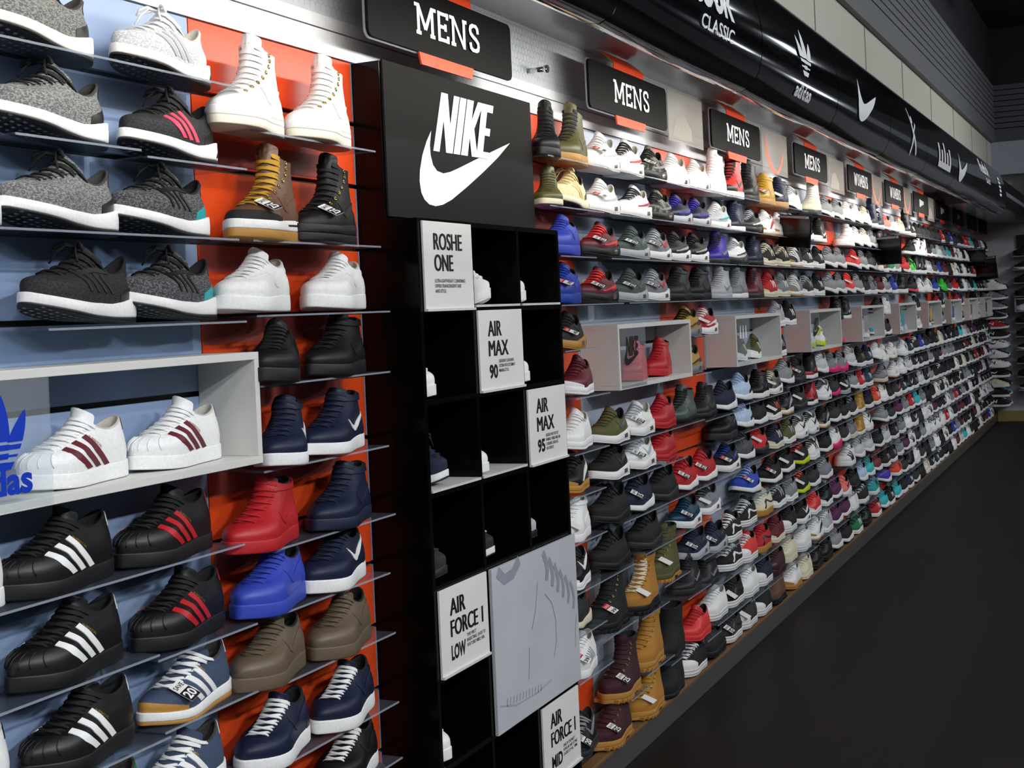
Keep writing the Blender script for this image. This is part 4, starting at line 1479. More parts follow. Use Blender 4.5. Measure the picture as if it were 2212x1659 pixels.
def shoe_mats(code, u, s_, a, l):
    surf = KIND[code][4]
    hu = COLS[u][0]
    if surf == 'knit':
        mu_ = mat(hu, .75, 'knit', h2=KNIT2.get(u), scale=150)
    elif surf == 'plainknit':
        mu_ = mat(hu, .8, 'knit', h2=hu, scale=300)
    elif surf == 'suede':
        mu_ = mat(hu, .82, 'suede', scale=120)
    else:
        mu_ = mat(hu, .45, 'leather', scale=140, spec=.3 if u in ('bk', 'dk', 'nv') else .5)
    if u == 'cm':
        mu_ = mat('1c1e1c', .7, 'camo', h2='77786a', scale=28)
    dark = u in ('bk', 'nv', 'dk', 'ma', 'br', 'ol', 'gg', 'db', 'pu', 'cm', 'tp', 'bn', 'bl', 'vi', 'rb', 'rd', 'ro', 'te')
    hs = COLS[s_][0]
    og_ = 'e9e2cf' if code == 'lf' and u == 'wh' else None
    return {'u': mu_, 'u2': mu_, 'in': mat('121214' if dark else ('c9c4b8' if u in ('wh', 'cr', 'lg') else '3a3836'), .85, 'suede', scale=120),
            's': mat(hs, .5, 'rubber', scale=200), 'o': mat(og_ or COLS['gm'][0] if code in ('lf', 'bt', 'sam', 'pu') and s_ != 'bk' else ('121212' if code in ('run', 'ub', 'ro', 'eq') else hs), .55, 'rubber', scale=200),
            'tg': mu_, 'l': mat(COLS[l][0], .8, 'flat'), 'a': mat(COLS[a][0], .45, 'flat'), 'a2': mat(COLS[a][0], .42, 'leather', scale=140), 'cap': mat(COLS['wh'][0] if code == 'chk' and s_ == 'wh' else hu, .45, 'rubber', scale=200),
            'met': mat('c9b46a', .25, 'flat', metal=1), 'trd': mat('8d9094', .6, 'flat'), 'blk': mat('131313', .5, 'flat'), 'hc': mu_ if code == 'ro' else mat({'wh': 'e6e6e4', 'cr': 'd8d0b4', 'lg': 'e6e8ea'}.get(u, '18191a' if u != 'bk' else '1c1c1e'), .35, 'flat'), 'win': mat('6b5a4a', .15, 'flat'), 'fox': mat('20242c' if s_ == 'wh' else hs, .5, 'flat'), 'gold': mat('c9a640', .3, 'flat', metal=1)}


ROOM_SHOES = []          # every shoe of the wall: (X, dict)
PARTLABEL = {'toe_cap': 'rubber toe cap', 'price_tag': 'small price tag'}


def put_shoe(loc, rz, code, u, s_, a, l, flags, label, group, lod, scale=(1, 1, 1), pitch=0):
    geo, deco, name, noun, surf = KIND[code]
    t = empty(name, loc, rz)
    t.rotation_euler = (0, -pitch, rz)
    t.scale = (scale[0] * .955, scale[1], scale[2])
    tag(t, label, 'boot' if code in ('bt', 'ug') else 'shoe', group)
    mm = shoe_mats(code, u, s_, a, l)
    for pn, me, slot in parts_of(geo, deco, lod):
        o = bpy.data.objects.new(pn, me)
        COL.objects.link(o)
        o.parent = t
        o.material_slots[0].link = 'OBJECT'
        o.material_slots[0].material = mm[slot]
    for fl in flags:
        kind = fl[0]
        par = None
        for pn, me, hx in tag_meshes(kind, fl[1:] or '25'):
            if lod == 2 and pn.endswith('lettering'):
                continue
            o = bpy.data.objects.new(pn, me)
            COL.objects.link(o)
            if par is None:
                o.parent = t
                o.matrix_local = tag_frame(geo)
                o['label'] = 'small price tag'
                par = o
            else:
                o.parent = par
            o.material_slots[0].link = 'OBJECT'
            o.material_slots[0].material = mat(hx, .4, 'flat')
    return t


ORD = ['first', 'second', 'third', 'fourth', 'fifth', 'sixth', 'seventh', 'eighth', 'ninth', 'tenth', 'eleventh', 'twelfth', 'thirteenth', 'fourteenth', 'fifteenth', 'sixteenth', 'seventeenth', 'eighteenth', 'nineteenth', 'twentieth']
ORD += ['twenty-' + x for x in ORD[:9]] + ['thirtieth'] + ['thirty-' + x for x in ORD[:9]] + ['fortieth'] + ['forty-' + x for x in ORD[:9]] + ['fiftieth'] + ['fifty-' + x for x in ORD[:9]]
TOE_OUT = math.radians(188)


def describe(code, u, s_, a):
    n = KIND[code][3]
    cu_, cs = COLS[u][1], COLS[s_][1]
    d = cu_
    if code == 'aj':
        n = 'high-top'
        if a != u:
            d = cu_ + ' and ' + COLS[a][1]
    d = d + ' ' + n
    return d


# ---- shoes before the cabinet: heel pixel x, shelf height, kind, colours, own label
LEFT = [
    (218, 1.985, 'run mg wh bk bk', 'grey mottled knit runner on the top shelf, nearest the picture corner'),
    (470, 1.985, 'eq lg wh lg wh', 'pale grey striped runner on the top shelf by the orange panel'),
    (250, 1.84, 'run mg wh bk bk', 'grey mottled knit runner on the second shelf under its twin'),
    (485, 1.835, 'eq bk wh pk bk', 'black striped runner with pink stripes and white sole'),
    (20, 1.687, 'run wh wh wh wh', 'white heel cut off by the picture edge beside a grey runner'),
    (272, 1.687, 'run mg wh bk bk', 'grey mottled knit runner on the third shelf with loose black laces'),
    (468, 1.687, 'ub dk wh bk bk', 'charcoal knit runner with teal heel on the third shelf'),
    (310, 1.533, 'ub bk wh dk bk', 'black caged runner with thick white sole above the white box'),
    (484, 1.533, 'ub dk wh bk bk', 'charcoal knit runner with teal heel just above the white box'),
    (628, 1.910, 'lf wh wh wh wh', 'white boot-like high-top on orange panel, farther from black cabinet'),
    (771, 1.910, 'lf wh wh wh wh', 'white boot-like high-top beside the black cabinet'),
    (662, 1.690, 'lf bn wh bn mu t25', 'brown high-top with yellow laces and gum sole'),
    (783, 1.690, 'lf bk bk bk bk t25', 'black high-top with gum sole beside the black cabinet'),
    (642, 1.545, 'af wh wh wh wh', 'white low leather sneaker under the brown high-top'),
    (803, 1.545, 'af wh wh wh wh', 'white low leather sneaker beside the black cabinet'),
    (645, 1.400, 'af bk bk bk bk', 'all-black low sneaker half behind the big white display box'),
    (803, 1.400, 'mid bk bk bk bk', 'all-black mid-top beside the black cabinet'),
    (662, 1.232, 'mid nv wh wh nv', 'navy strapped mid-top with white swoosh behind the big white box'),
    (800, 1.232, 'mid nv wh wh nv', 'navy strapped mid-top with white swoosh beside the black cabinet'),
    (660, 1.070, 'mid rd rd rd rd', 'all-red suede strapped mid-top'),
    (815, 1.068, 'mid nv nv nv nv', 'all-navy suede mid-top beside the black cabinet'),
    (676, .940, 'af bl bl bl bl', 'bright blue low leather sneaker under the red mid-top'),
    (803, .940, 'af nv wh wh nv', 'navy low sneaker with white swoosh and sole, beside cabinet'),
    (675, .800, 'af tp tp tp tp', 'taupe low sneaker under the bright blue sneaker'),
    (815, .795, 'af tp tp tp tp', 'taupe low sneaker beside the black cabinet'),
    (685, .640, 'af nv wh nv wh', 'navy suede low sneaker with white laces, under the taupe one farther from cabinet'),
    (822, .640, 'af nv wh nv wh', 'navy suede low sneaker with white laces beside the black cabinet'),
    (655, .500, 'af bk wh bk wh', 'black low sneaker with white laces, half cut by the picture bottom'),
    (830, .505, 'af bk wh bk wh', 'black low sneaker with white laces and white sole edge beside the cabinet'),
    (862, .37, 'af gy gy gy gy', 'grey sneaker at the picture bottom beside the black cabinet'),
    (38, 1.098, 'ss wh wh bk wh', 'white sneaker with black heel tab at the picture edge, highest of four'),
    (270, 1.098, 'ss bk bk wh bk', 'black shell-toe sneaker with white stripes, highest of three'),
    (480, 1.098, 'ss bk bk rd bk', 'black shell-toe sneaker with red stripes, higher of two'),
    (22, .950, 'ss wh wh bk wh', 'white sneaker with black heel tab at the picture edge, second of four'),
    (290, .950, 'ss bk bk wh bk', 'black shell-toe sneaker with white stripes, middle of three'),
    (508, .943, 'ss bk bk rd bk', 'black shell-toe sneaker with red stripes, lower of two'),
    (52, .803, 'ss wh wh bk wh', 'white sneaker with black heel tab at the picture edge, third of four'),
    (315, .803, 'ss bk bk wh bk', 'black shell-toe sneaker with white stripes, lowest of three'),
    (522, .805, 'sam sl wh wh wh t20', 'slate blue striped suede sneaker with gum toe, higher of two'),
    (330, .655, 'af gn wh gn gn', 'green sneaker cut off by the picture bottom'),
    (510, .655, 'sam sl wh wh wh t20', 'slate blue striped suede sneaker at the picture bottom, lower of two'),
]
SHELVES = {}


def need_shelf(x, z, own=False):
    """remember the span of a clear shelf at this height for the panel the shoe stands in front of"""
    xm = x - .14
    b_ = math.floor((xm - X0B) / PER)
    sub = 0 if (xm - X0B) - b_ * PER < BLUE_W else 1
    key = (b_, sub, round(z, 2) + (round(x, 3) * 1e-4 if z < .6 and 4.3 < x < 5.45 else 0))
    lo, hi = SHELVES.get(key, (9e9, -9e9))
    SHELVES[key] = (min(lo, x), max(hi, x))


def put_row_shoe(x, z, toks, label, group, lod, y=-.075, rz=TOE_OUT, scale=1.0, shelf=True, sz=1.0, sx=1.0):
    code, u, s_, a, l = toks[:5]
    pitch = {'run': .06, 'ub': .06, 'eq': .03}.get(code, 0)
    lift = {'run': .0, 'ub': .0}.get(code, 0)
    t = put_shoe((x + .005, y, z + lift + .0005), rz, code, u, s_, a, l, toks[5:], label, group, lod, (scale * sx, scale, scale * sz), pitch)
    if shelf:
        need_shelf(x, z)
    return t


TEAL = []
for px, Z, spec, lab in LEFT:
    x = x_at(px, Z)
    rz, sc = TOE_OUT, 1.0
    if spec[:2] in ('af', 'mi', 'lf'):
        rz = math.radians(193)
    if 2.3 < x < 2.6 and 1.2 < Z < 1.45:          # these two stand close beside the big display box
        rz, sc, x = math.radians(206), .82, x + .012
    t = put_row_shoe(x, Z, spec.split(), lab, 'shoes on the wall before the black cabinet', 0, -.075, rz, 1.0, True, .87 if spec[:3] == 'mid' else 1.0, sc)
    if lab.startswith('brown'):
        for c in t.children:
            if c.name.startswith('toe_overlay'):
                c.material_slots[0].material = mat('161616', .8, 'suede', scale=160)
                c['label'] = 'black textile toe'
    if 'teal' in lab:
        TEAL.append(t)
for t in TEAL:
    for c in t.children:
        if c.name.startswith('heel_counter'):
            c.material_slots[0].material = mat(COLS['te'][0], .4, 'flat')
            c['label'] = 'teal heel piece'
# the pair in the near display box and the pairs in the boxes beyond
BOXSHOES = [(0, 1.965, 'ss wh wh br wh', 'white shell-toe sneaker with burgundy stripes, behind the blue three-leaf mark'), (0, 2.238, 'ss wh wh br wh', 'white shell-toe sneaker with burgundy stripes, at the open end of box'),
            (2, 4.80, 'mid rd rd rd rd', 'red mid-top in white box, behind the clear pane'), (2, 5.08, 'mid rd rd rd rd', 'red mid-top at the open end of its white box'),
            (3, 6.20, 'nb ol wh cr ol', 'olive runner with pale N in white box, nearer of two'), (3, 6.45, 'nb ol wh cr ol', 'olive runner with pale N at the open end of its box'),
            (4, 7.62, 'vm wh yl bk lg', 'white runner with lime sole, nearer of two in its box'), (4, 7.88, 'vm wh yl bk yl', 'white runner with lime laces at the open end of its box'),
            (5, 9.25, 'ss cr wh rd wh', 'cream patterned shoe in the fourth white box beyond the cabinet'), (6, 10.62, 'vm lb wh bk wh', 'pale blue runner in the fifth white box beyond the cabinet'), (7, 12.1, 'hi bk wh wh bk', 'black and white high-top in the sixth box beyond the cabinet')]
for k, x, spec, lab in BOXSHOES:
    put_row_shoe(x, BXZ0 + .0155, spec.split(), lab, 'shoes shown inside the white boxes', 0 if k < 3 else 1, -.072, math.radians(186), .95 if k < 2 else .88, False)
# shoes in the cells of the black cabinet, toes towards the aisle (their heels reach to the back board)
CELLS = [(1, 1.548, 'vm wh wh wh wh', 'white runner in the top middle cell of the black cabinet', .105), (2, 1.548, 'af wh wh wh wh', 'white shoe sliver in the top cell next to the cabinet end', .044),
         (0, 1.322, 'af wh wh wh wh', 'white low shoe in the cell under the ROSHE ONE placard', .055), (2, 1.322, 'af wh wh wh wh', 'white shoe sliver in the cell right above the AIR MAX 95 placard', .046),
         (0, 1.105, 'ro nv wh nv nv', 'navy runner with white sole in a black cabinet cell', .10), (1, 1.105, 'hi wh wh wh wh', 'white high-top in the cell under the AIR MAX 90 placard', .05),
         (0, .874, 'ro dk dk dk dk', 'dark shoe in the cell above the AIR FORCE 1 LOW placard', .07), (1, .874, 'run bk wh wh wh', 'black and white knit runner in the cell above the large picture', .06),
         (2, .874, 'ro lg bk lg lg', 'grey shoe sliver in the cell under the AIR MAX 95 placard', .046), (0, .439, 'af wh wh wh wh', 'white shoe in the cell under the AIR FORCE 1 LOW placard', .052)]
for c, z, spec, lab, xt in CELLS:
    toks = spec.split()
    put_shoe((VX[c] + .015 + xt - .012, -.036, z + .0005), math.radians(-82), *toks[:5], [], lab, 'shoes in the cells of the black cabinet', 0, (.50, .72, .85 if toks[0] == 'hi' else .98))

# ---- rows beyond the cabinet: heel pixels (px, or px,py for an odd height) and kinds
ROWS = [
    ('top row', 1.985, '1215 hi bk bk bk bk|1277 hi ol gm ol dk|1335 am wh wh lg wh S|1387 am wh wh rd bk|1438 am cm bk gy bk t|1488 am wh wh wh wh|1533 am wh wh wh wh|1571 aj wh wh wh wh|1608 aj ro wh bk bk|1641 hi bk bk bk bk|1675 mid mu gm mu mu S|1704 mid nv gm nv nv w|1731 run lg wh lg lg|1775 hi cr dk cr wh|1801 run gy wh gy gy|1823 run gy wh gy gy|1846 run wh wh wh wh|1864 run wh wh wh wh|1882 run cr wh pk cr|1897 aj nv wh bk nv|1910 aj nv wh nv wh|1926 run co wh co co|1941 run lg wh lg lg|1956 nb cr wh lg cr|1968 aj bk wh wh bk|1979 nb bk wh wh bk|1991 ro bk bk bk bk|2001 ro bk bk bk bk|2011 ro bk bk dk bk|2022 ro bk bk bk bk|2033 ro dk bk bk bk'),
    ('second row', 1.84, '1214 hi ol cr ol ol|1272 eq be cr be be|1337 am wh wh lg wh S|1406 am wh wh rd bk|1438 am cm bk gy bk|1489 am nv lg vi vi|1532 am nv lg vi vi|1578 am lg wh te wh|1611 aj nv wh dk nv|1647 am dk bk wh lg|1676 pu wh wh rd wh|1703 pu wh wh gy wh|1731 run lg wh gy dk|1757 ro bk wh dk bk|1786 aj bk wh wh bk|1846 aj wh wh wh wh|1864 run wh wh wh wh|1881 run cr wh cr cr|1894 run gy wh gy gy|1911 aj bk wh bk bk|1939 ro hp wh hp hp|1979 nb bk wh bk bk|1991 aj wh wh bk bk|2003 aj wh wh bk bk|2014 ro bk wh bk bk|2025 ro gy wh bk bk|2036 run lg wh og lg|2047 run gy wh gy gy'),
    ('third row', 1.693, '1262 af bl bl bl bl|1337 am br bk ro ro t20|1401 vm gg lg gg gg t25|1442 vm gy wh rd lg t15|1485 am dk wh lg bk|1524 am bk wh lg bk|1576 hi vi dk gy bk|1615 am wh dk dk lg|1650 hi nv bk nv nv|1679 nb bk cr cr cr|1708 nb bk cr cr cr|1735 sam dk wh wh wh|1759 nb dk wh wh dk|1783 nb bk wh wh bk|1808 run gy wh gy gy|1828 run gy wh gy gy|1860 run ro wh og ro w|1876 run gy wh gy gy|1894 run dk wh bk bk|1906 run cr wh cr cr|1919 lo bn wh bn bn|1933 run gn wh gn gy|1945 run gy wh gy gy|1967 run rd wh bk rd w|1980 nb ng wh bk bk|1990 aj bk wh wh bk|2002 aj bk wh wh bk|2015 run lg wh lg lg|2027 run dk wh bk bk|2038 nb rb wh bk rb|2049 nb br wh br br'),
    ('lowest row over the boxes', 1.542, '1264 af rb rb bl rb S|1334 am br bk ro ro t25|1397 vm gg lg gg gg t25|1441 vm gy wh rd lg t15|1493 mid dk bk dk bk|1538 mid bk bk bk bk|1583 hi lg lg gy lg|1617 hi gy wh gy gy|1651 hi br dk ma ma|1682 nb rd cr wh rd|1706 nb gy cr wh gy|1736 sam gy wh wh wh|1760 nb dk wh lg lg|1783 nb bk wh wh bk|1810 run gy wh lg lg|1827 run gy wh gy gy|1848 run ro wh ro ro w|1866 run gy wh gy lg|1881 nb dk wh bk bk|1895 nb gy wh bk gy|1912 ro br wh br br|1926 run gy wh gy cr|1941 nb rb wh lb bl|1962 aj bk wh bk bk|1983 ro dk pk dk dk|1998 nb wh wh bk wh|2015 nb wh wh bk wh|2029 run rb wh bk dk|2046 ro ng ng ng ng|2058 run dk wh gy dk|2072 ro rd wh rd rd|2083 nb bk wh lg bk'),
    ('row at box-top height', 1.398, '1271 vm dk gm bk bk S45|1497 am mu gy dk bk|1547 am rd wh wh wh w|1703 nb lg wh lg lg|1719 nb bk wh wh bk|1812 hi bk bk bk bk|1829 hi bk wh lg bk'),
    ('row at box-floor height', 1.252, '1292 lo br wh br br|1545 am mu gy dk bk|1713 nb bk wh lg bk|1833 run gy pk gy lg'),
    ('first row under the boxes', 1.085, '1290 lo wh wh wh wh|1358 vm ol wh gg ol|1412 vm wh wh wh lg t15|1461 lo rd rd rd rd|1508,925 hi gg bk gg bk|1550,905 hi dk bk dk bk|1591,872 ro nv wh nv nv|1625,868 run lb wh wh lb|1662,856 mid bk wh bk bk|1686,844 vm cm wh cm cr w|1714,836 run gy wh wh lg|1740,818 ro dk dk bk bk S|1767,815 aj bk wh rd bk|1789,808 run lg wh lg wh|1812,800 vm gy hp lg gy|1831,797 vm gy hp lg gy|1850,795 run lg wh lg lg|1871,788 nb bk wh mu bk|1886,785 nb nv wh wh nv|1906,780 run wh wh lg wh|1921,777 nb wh wh bk wh|1939,774 sam wh wh wh wh|1963,768 nb wh wh bk wh'),
    ('second row under the boxes', .955, '1283 pu bk gm wh bk|1358 vm bk wh dk bk|1415 vm wh wh lg lg t20|1463 lo rd rd rd rd|1594,942 af bk dk dk bk|1628,923 run lb wh wh lb|1658,910 ro bk wh bk bk|1690,903 nb bk wh og bk w|1714,893 pu bk wh lg bk|1743,878 ro dk dk wh bk w|1767,870 aj rd wh bk bk|1795,862 vm wh wh bk dk|1810,852 ro dk hp dk dk|1838,847 nb bk lg lg bk w|1854,842 run gy wh dk dk|1867,836 nb rd wh wh rd|1886,832 nb db wh wh db|1919,822 nb gy cr cr gy|1944,812 sam wh wh wh wh|1960,806 nb wh wh bk wh'),
    ('third row under the boxes', .806, '1285 mid wh wh wh wh w|1360 ro bk bk bk bk|1412 ro nv wh nv nv t15|1464 ro bk dk bk bk|1506,1046 ro rd wh rd rd t20|1549,1032 ro rd wh rd rd t20|1598,1008 vm bk wh rb rb S|1627,990 run dk wh rd dk|1657,976 run rd dk dk rd w|1695,965 nb nv cr cr nv|1718,953 nb ol wh lg ol|1743,940 vm wh wh bk dk|1768,931 vm wh wh bk bk|1794,919 pu bk wh lg bk|1817,908 ro dk wh bk bk|1833,904 ro bk wh bk bk|1850,896 ro dk wh gy gy|1868,884 hi mu wh mu mu|1888,876 nb bk wh bk nv|1904,873 nb og wh wh ro|1919,866 run wh wh wh wh'),
    ('fourth row under the boxes', .660, '1286 cz bk wh wh bk|1360 ro bk bk bk bk|1430 ro bk dk bk bk|1513,1122 am db wh db db t25|1556,1098 vm gy wh gy bk w|1643,1068 run rb wh lb lb S|1689,1030 ro bk wh dk bk S|1716,1012 ro bk wh dk bk w|1748,1000 ro bk yl og og w|1772,988 nb wh wh bk bk|1798,972 ro bk wh dk bk|1815,960 vm wh hp wh wh|1834,950 ro dk wh dk dk|1850,943 nb gy cr gy gy|1869,934 hi mu wh mu mu|1883,926 vm wh wh bk wh|1920,915 run gy wh gy lg|1936,900 ro dk wh bk bk|1952,890 ro pu wh pu pu'),
    ('fifth row under the boxes', .528, '1285 run bk cr gg bk|1357,1338 bt bk bk bk bk S|1424,1312 bt wt bk dk cr w|1466,1238 bt ol ol ol ol w|1531,1192 vm nv lg nv nv t15|1570,1172 vm nv lg nv nv t15|1601,1165 van bk wh wh wh|1637,1125 van bk wh wh wh|1672,1105 van cr gm bk wh|1690,1088 nb bk wh lg lg|1716,1076 nb gy wh lg gy|1748,1061 ro bk yl og og w|1772,1045 ro dk wh bk bk|1798,1028 ro gy wh gy lg|1849,1002 ss wh wh bk wh|1868,985 run lg wh lg lg|1888,975 run lg wh wh lg|1910,962 ro bk wh dk bk|1925,955 run lg wh lg lg|1943,940 nb bk wh lg bk|1958,930 nb gy wh lg gy'),
    ('sixth row under the boxes', .385, '1300 sh wh wh gy wh S|1515,1262 hi dk dk gy bk|1553,1240 hi dk dk gy bk|1607,1227 van bk wh wh wh|1630,1205 chk ro wh wh wh|1668,1182 van rd gm bk rd|1697,1158 nb br cr br br|1723,1142 chk bk wh wh bk|1750,1117 vm bk wh wh bk|1775,1098 lo ro wh wh ro|1800,1085 lo bk wh wh bk|1819,1072 ro pu wh pu pu|1838,1064 vm co wh pu co|1858,1050 ro bk bk bk bk|1874,1040 run lb wh wh lb|1889,1030 run te wh te te|1905,1010 run br wh og br|1925,1003 nb bk wh lg bk|1940,990 nb bk wh lg bk'),
    ('seventh row under the boxes', .236, '1385,1482 bt ma gm ma ma t25|1418,1432 bt wt gm wt wt|1482,1398 ug bk bk bk bk|1538,1362 lo ro ro ro rd|1553,1335 chk wh wh wh wh|1600,1302 van bk wh bk bk w|1635,1278 chk wh wh wh wh|1666,1252 chk nv wh wh nv|1691,1236 chk ma ma ma ma|1724,1202 chk cr cr cr cr|1754,1178 chk wh wh lg wh|1780,1160 pu wh wh nv wh|1800,1140 nb lg wh lg wh|1820,1120 ro pu wh pu pu|1837,1108 ro pu wh pu pu|1856,1095 nb wh wh wh wh|1878,1088 chk bk wh wh wh|1900,1052 nb te wh bk lb|1925,1040 run vi wh vi pu|1950,1020 nb og wh bk og'),
    ('lowest row of all', .098, '1302,1600 cz bk dk gy gy t20|1368,1622 bt ma gm ma ma t25|1438,1580 bt wt gm lg mu w|1480,1530 ug bk bk bk bk|1530,1436 chk bk wh wh wh|1563,1400 ro bk bk bk bk|1606,1376 van dk wh bk bk t10|1638,1338 chk dk wh wh bk w|1669,1312 chk bk wh wh bk|1698,1288 bt bn bk bn bn|1734,1264 lo wh gm lg wh|1751,1243 nb cr cr cr cr|1768,1224 lo bk bk bk bk|1790,1212 lo bk bk bk bk|1820,1180 run gy wh gy gy|1843,1162 ro bk wh bk bk|1865,1146 nb gn wh wh dk|1884,1125 lo bk bk bk bk|1905,1108 nb rd wh wh br|1920,1095 run te wh te te'),
]
PAL = ['run gy wh gy gy', 'nb bk wh wh bk', 'nb bk wh lg bk', 'ro bk wh dk bk', 'nb wh wh bk wh', 'run wh wh wh wh', 'nb gy wh lg gy', 'ro dk wh bk dk', 'nb nv wh wh nv', 'run lg wh lg lg', 'aj bk wh wh bk', 'vm wh wh bk dk',
       'vm bk wh wh bk', 'chk bk wh wh wh', 'nb rd wh wh rd', 'ro br wh br br', 'run te wh te te', 'nb rb wh wh rb', 'ro pu wh pu pu', 'af wh wh wh wh', 'ss wh wh bk wh', 'vm dk wh pk dk', 'nb cr wh lg cr', 'ro bk bk bk bk', 'nb bk wh bk bk', 'ro bk wh bk bk', 'aj bk wh bk bk', 'ro dk dk bk bk', 'vm bk bk dk bk', 'nb dk wh bk bk', 'chk bk wh wh bk']
ALLS = []
rnd = random.Random(11)
for ri, (rname, Z, txt) in enumerate(ROWS):
    last = 0
    for e in txt.split('|'):
        toks = e.split()
        p = toks[0].split(',')
        if len(p) == 2:
            q = at(float(p[0]), float(p[1]), -.12)
            x, z = q.x, q.z
            z = Z + max(-.07, min(.07, z - Z)) if ri > 5 else z
        else:
            x, z = x_at(float(p[0]), Z), Z
        if ri in (4, 5) and x > 4.5:
            kb = math.floor((x + .12 - X0B - BLUE_W) / PER)
            edge = X0B + BLUE_W + PER * kb + .195
            x = edge if last < edge else last + .245
        elif x < last + .255 and last:
            x = last + .255
        last = x
        if ri == 13:
            z = max(z, .0965)
        ALLS.append([x, ri, z, toks[1:]])
    if ri in (4, 5):
        for k in range(5, 10):
            for q in range(2):
                ALLS.append([X0B + PER * k + BLUE_W + .195 + .245 * q, ri, Z, rnd.choice(PAL).split()])
        continue
    while last + .29 < XE - .12:
        last += .29
        ALLS.append([last, ri, Z, rnd.choice(PAL).split()])
ALLS.sort(key=lambda r: r[0])
LEVEL = {}


def level_key(r):
    xm = r[0] - .14
    b_ = math.floor((xm - X0B) / PER)
    return (b_, (xm - X0B) - b_ * PER < BLUE_W, r[1])


for r in ALLS:                               # one shelf height per panel and row, but for the boots
    if not (r[1] >= 10 and r[0] < 5.45):
        LEVEL.setdefault(level_key(r), []).append(r[2])
for r in ALLS:
    if not (r[1] >= 10 and r[0] < 5.45):
        q = LEVEL[level_key(r)]
        r[2] = sum(q) / len(q)
LIMIT = 300 - len(LEFT) - len(BOXSHOES) - len(CELLS)
count = {}
FAR = []
for n_, (x, ri, z, toks) in enumerate(ALLS):
    count[ri] = count.get(ri, 0) + 1
    if n_ >= LIMIT:
        FAR.append((x, ri, z, toks))
        continue
    code, u, s_, a, l = toks[:5]
    lab = '%s, %s beyond the cabinet, %s' % (describe(code, u, s_, a), ORD[count[ri] - 1], ROWS[ri][0])
    lod = 0 if x < 5.3 else (1 if x < 8 else 2)
    sc, rz, y = 1.0, math.radians(186 if x < 4.4 else 180 if x < 5.3 else 176), -.078 if x < 4.4 else -.095
    if x < 4.07 and ri < 2:
        sc, rz, y = .9, math.radians(200), -.075
        x = 4.0
    sz = 1.0
    if code == 'ug':
        y, sz = -.09, .76
    if code == 'bt':
        sz = .78 if ri == 13 else .92
    if ri and code in ('hi', 'aj'):
        sz = .69
    if ri and code == 'mid':
        sz = .82
    if ri and code in ('vm', 'am'):
        sz = .9
    flags = [f if len(f) > 1 else f + {'S': '39', 't': '20', 'w': ''}[f] for f in toks[5:]]
    put_row_shoe(x, z, toks[:5] + flags, lab, 'shoes on the wall beyond the black cabinet', lod, y, rz, sc, ri < 13, sz, .84 if ri in (4, 5) else .72 if x < 4.07 and ri < 2 else .93)

# ---- everything farther along the wall as one mass of shoes
fv, ff, fm, mats_, midx = [], [], [], [], {}


def mass(loc, rz, toks, sc=.96):
    code, u, s_, a, l = toks[:5]
    geo, deco = KIND[code][:2]
    mm = shoe_mats(code, u, s_, a, l)
    c_, s2 = math.cos(rz) * sc, math.sin(rz) * sc
    for pn, me, slot in parts_of(geo, deco, 2):
        v = np.empty(len(me.vertices) * 3)
        me.vertices.foreach_get('co', v)
        v = v.reshape(-1, 3)
        w_ = np.stack([v[:, 0] * c_ - v[:, 1] * s2 + loc[0], v[:, 0] * s2 + v[:, 1] * c_ + loc[1], v[:, 2] * sc + loc[2]], 1)
        o_ = len(fv)
        fv.extend(map(tuple, w_))
        m_ = mm[slot]
        if m_.name not in midx:
            midx[m_.name] = len(mats_)
            mats_.append(m_)
        for pl_ in me.polygons:
            ff.append([i + o_ for i in pl_.vertices])
            fm.append(midx[m_.name])


for (x, ri, z, toks) in FAR:
    mass((x + .005, -.095, z), math.radians(176), toks)
    if ri < 13:
        need_shelf(x, z)
for i in range(13):
    z = 1.54 - .112 * i
    for q in range(3):
        mass((XE - .06 - .15 * q, -.03, z), math.radians(270), rnd.choice(PAL).split(), .95)
me = bpy.data.meshes.new('sneaker_rows')
me.from_pydata(fv, [], ff)
for m_ in mats_:
    me.materials.append(m_)
me.polygons.foreach_set('material_index', fm)
me.polygons.foreach_set('use_smooth', [True] * len(ff))
me.update()
o = bpy.data.objects.new('sneaker_rows', me)
COL.objects.link(o)
tag(o, 'distant mass of assorted sneakers filling the far shelves towards the end wall', 'shoes', None, 'stuff')

# dark shoes in profile on the shelves of the end wall
for i in range(11):
    z = 1.92 - .155 * i
    if i in (4,):
        continue
    toks = ['ro bk bk bk bk', 'nb bk wh bk bk', 'vm bk bk bk bk'][i % 3].split()
    put_shoe((XE - .12, -.66, z + .0045), math.radians(92), *toks[:5], [], 'dark shoe in profile on the end wall, %s shelf from the top' % ORD[i], 'dark shoes on the end wall', 2)
    t = empty('wall_shelf', (XE, -.80, z))
    tag(t, 'thin grey shelf on the end wall, %s from the top' % ORD[i], 'shelf', 'thin shelves on the end wall')
    MB().box(-.20, 0, -.6, .42, -.006, .004).build('board', mat('8e9095', .4), t)
    MB().box(-.02, 0, -.6, .42, -.03, -.006).build('bracket', mat('8e9095', .4), t)
t = empty('end_wall_sign', (XE, -.62, 2.02))
tag(t, 'black rectangular sign high on the end wall', 'sign')
MB().box(-.03, 0, -.6, .2, 0, .15).build('board', mat('0d0d0f', .3), t, .003)
MB().box(-.033, -.03, -.5, -.1, .05, .12).build('panel', mat('1d1d20', .3), t)

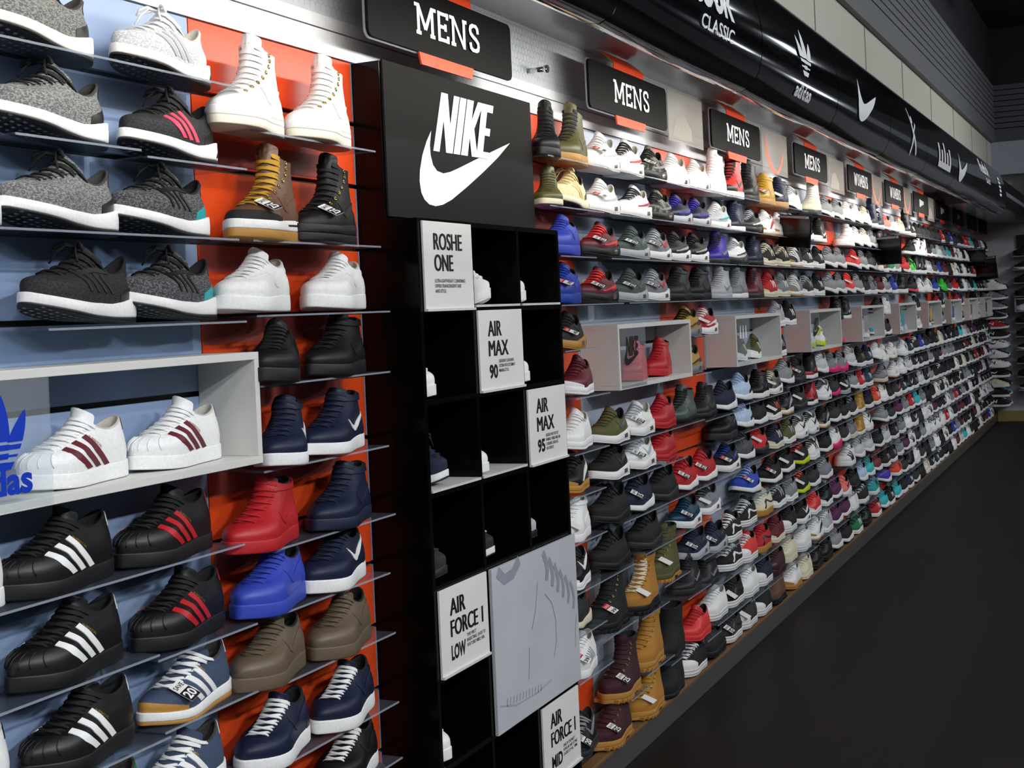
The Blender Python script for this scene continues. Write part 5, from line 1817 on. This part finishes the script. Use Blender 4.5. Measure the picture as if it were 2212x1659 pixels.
t = empty('end_wall_box', (XE, -1.2, 1.275))
tag(t, 'grey open display box on the end wall between the shelves', 'display box')
for nm, q in (('floor_board', (-.2, 0, 0, .82, 0, .015)), ('top_board', (-.2, 0, 0, .82, .145, .16)), ('side_board', (-.2, 0, 0, .015, .015, .145)), ('side_board', (-.2, 0, .805, .82, .015, .145))):
    MB().box(*q).build(nm, mat('8a8d92', .5), t)
put_shoe((XE - .11, -.66, 1.2905), math.radians(92), *'nb wh wh bk wh'.split(), [], 'white sneaker in profile inside the grey box on the end wall', 'dark shoes on the end wall', 2)

# ------------------------------------------------------------------ clear shelves under the shoes
m_shelf = mat_clear('7f8896', .12, .25)
m_edge = mat_clear('b8c0cc', .4, .1)
PL = {}
done = {}
for (b_, sub, z) in sorted(SHELVES, key=lambda q: (q[0], q[1], -q[2])):
    lo, hi = SHELVES[(b_, sub, z)]
    # merge shelves closer than 3 cm in height
    x0 = X0B + PER * b_ + (0 if sub == 0 else BLUE_W)
    x1 = x0 + (BLUE_W if sub == 0 else PER - BLUE_W)
    n_ = done.get((b_, sub), 0)
    done[(b_, sub)] = n_ + 1
    a0, a1 = max(x0 + .006, lo - .27), min(x1 + .10, hi + .03)
    if b_ == 1 and sub == 1:
        a0 = max(a0, CX1 + .02)
    a1 = min(a1, XE - .3)
    if hi < CX0:
        a1 = min(a1, CX0 - .006)
    if a1 - a0 < .06:
        continue
    t = empty('acrylic_shelf', (a0, 0, z))
    pn = 'orange' if sub else 'pale'
    nb = sum(1 for q in range(0, b_ + 1))
    lab = 'clear acrylic shelf, %s down on the %s %s panel' % (ORD[n_], ORD[max(0, b_)], pn)
    tag(t, lab, 'shelf', 'clear shelves along the shoe wall')
    MB().box(0, a1 - a0, -.150, -.0185, -.0035, -.0003).build('plate', m_shelf, t)
    MB().box(0, a1 - a0, -.152, -.150, -.0042, -.0003).build('front_edge', m_edge, t)
    MB().box(0, a1 - a0, -.0215, -.0185, -.055, -.0035).build('back_lip', m_shelf, t)
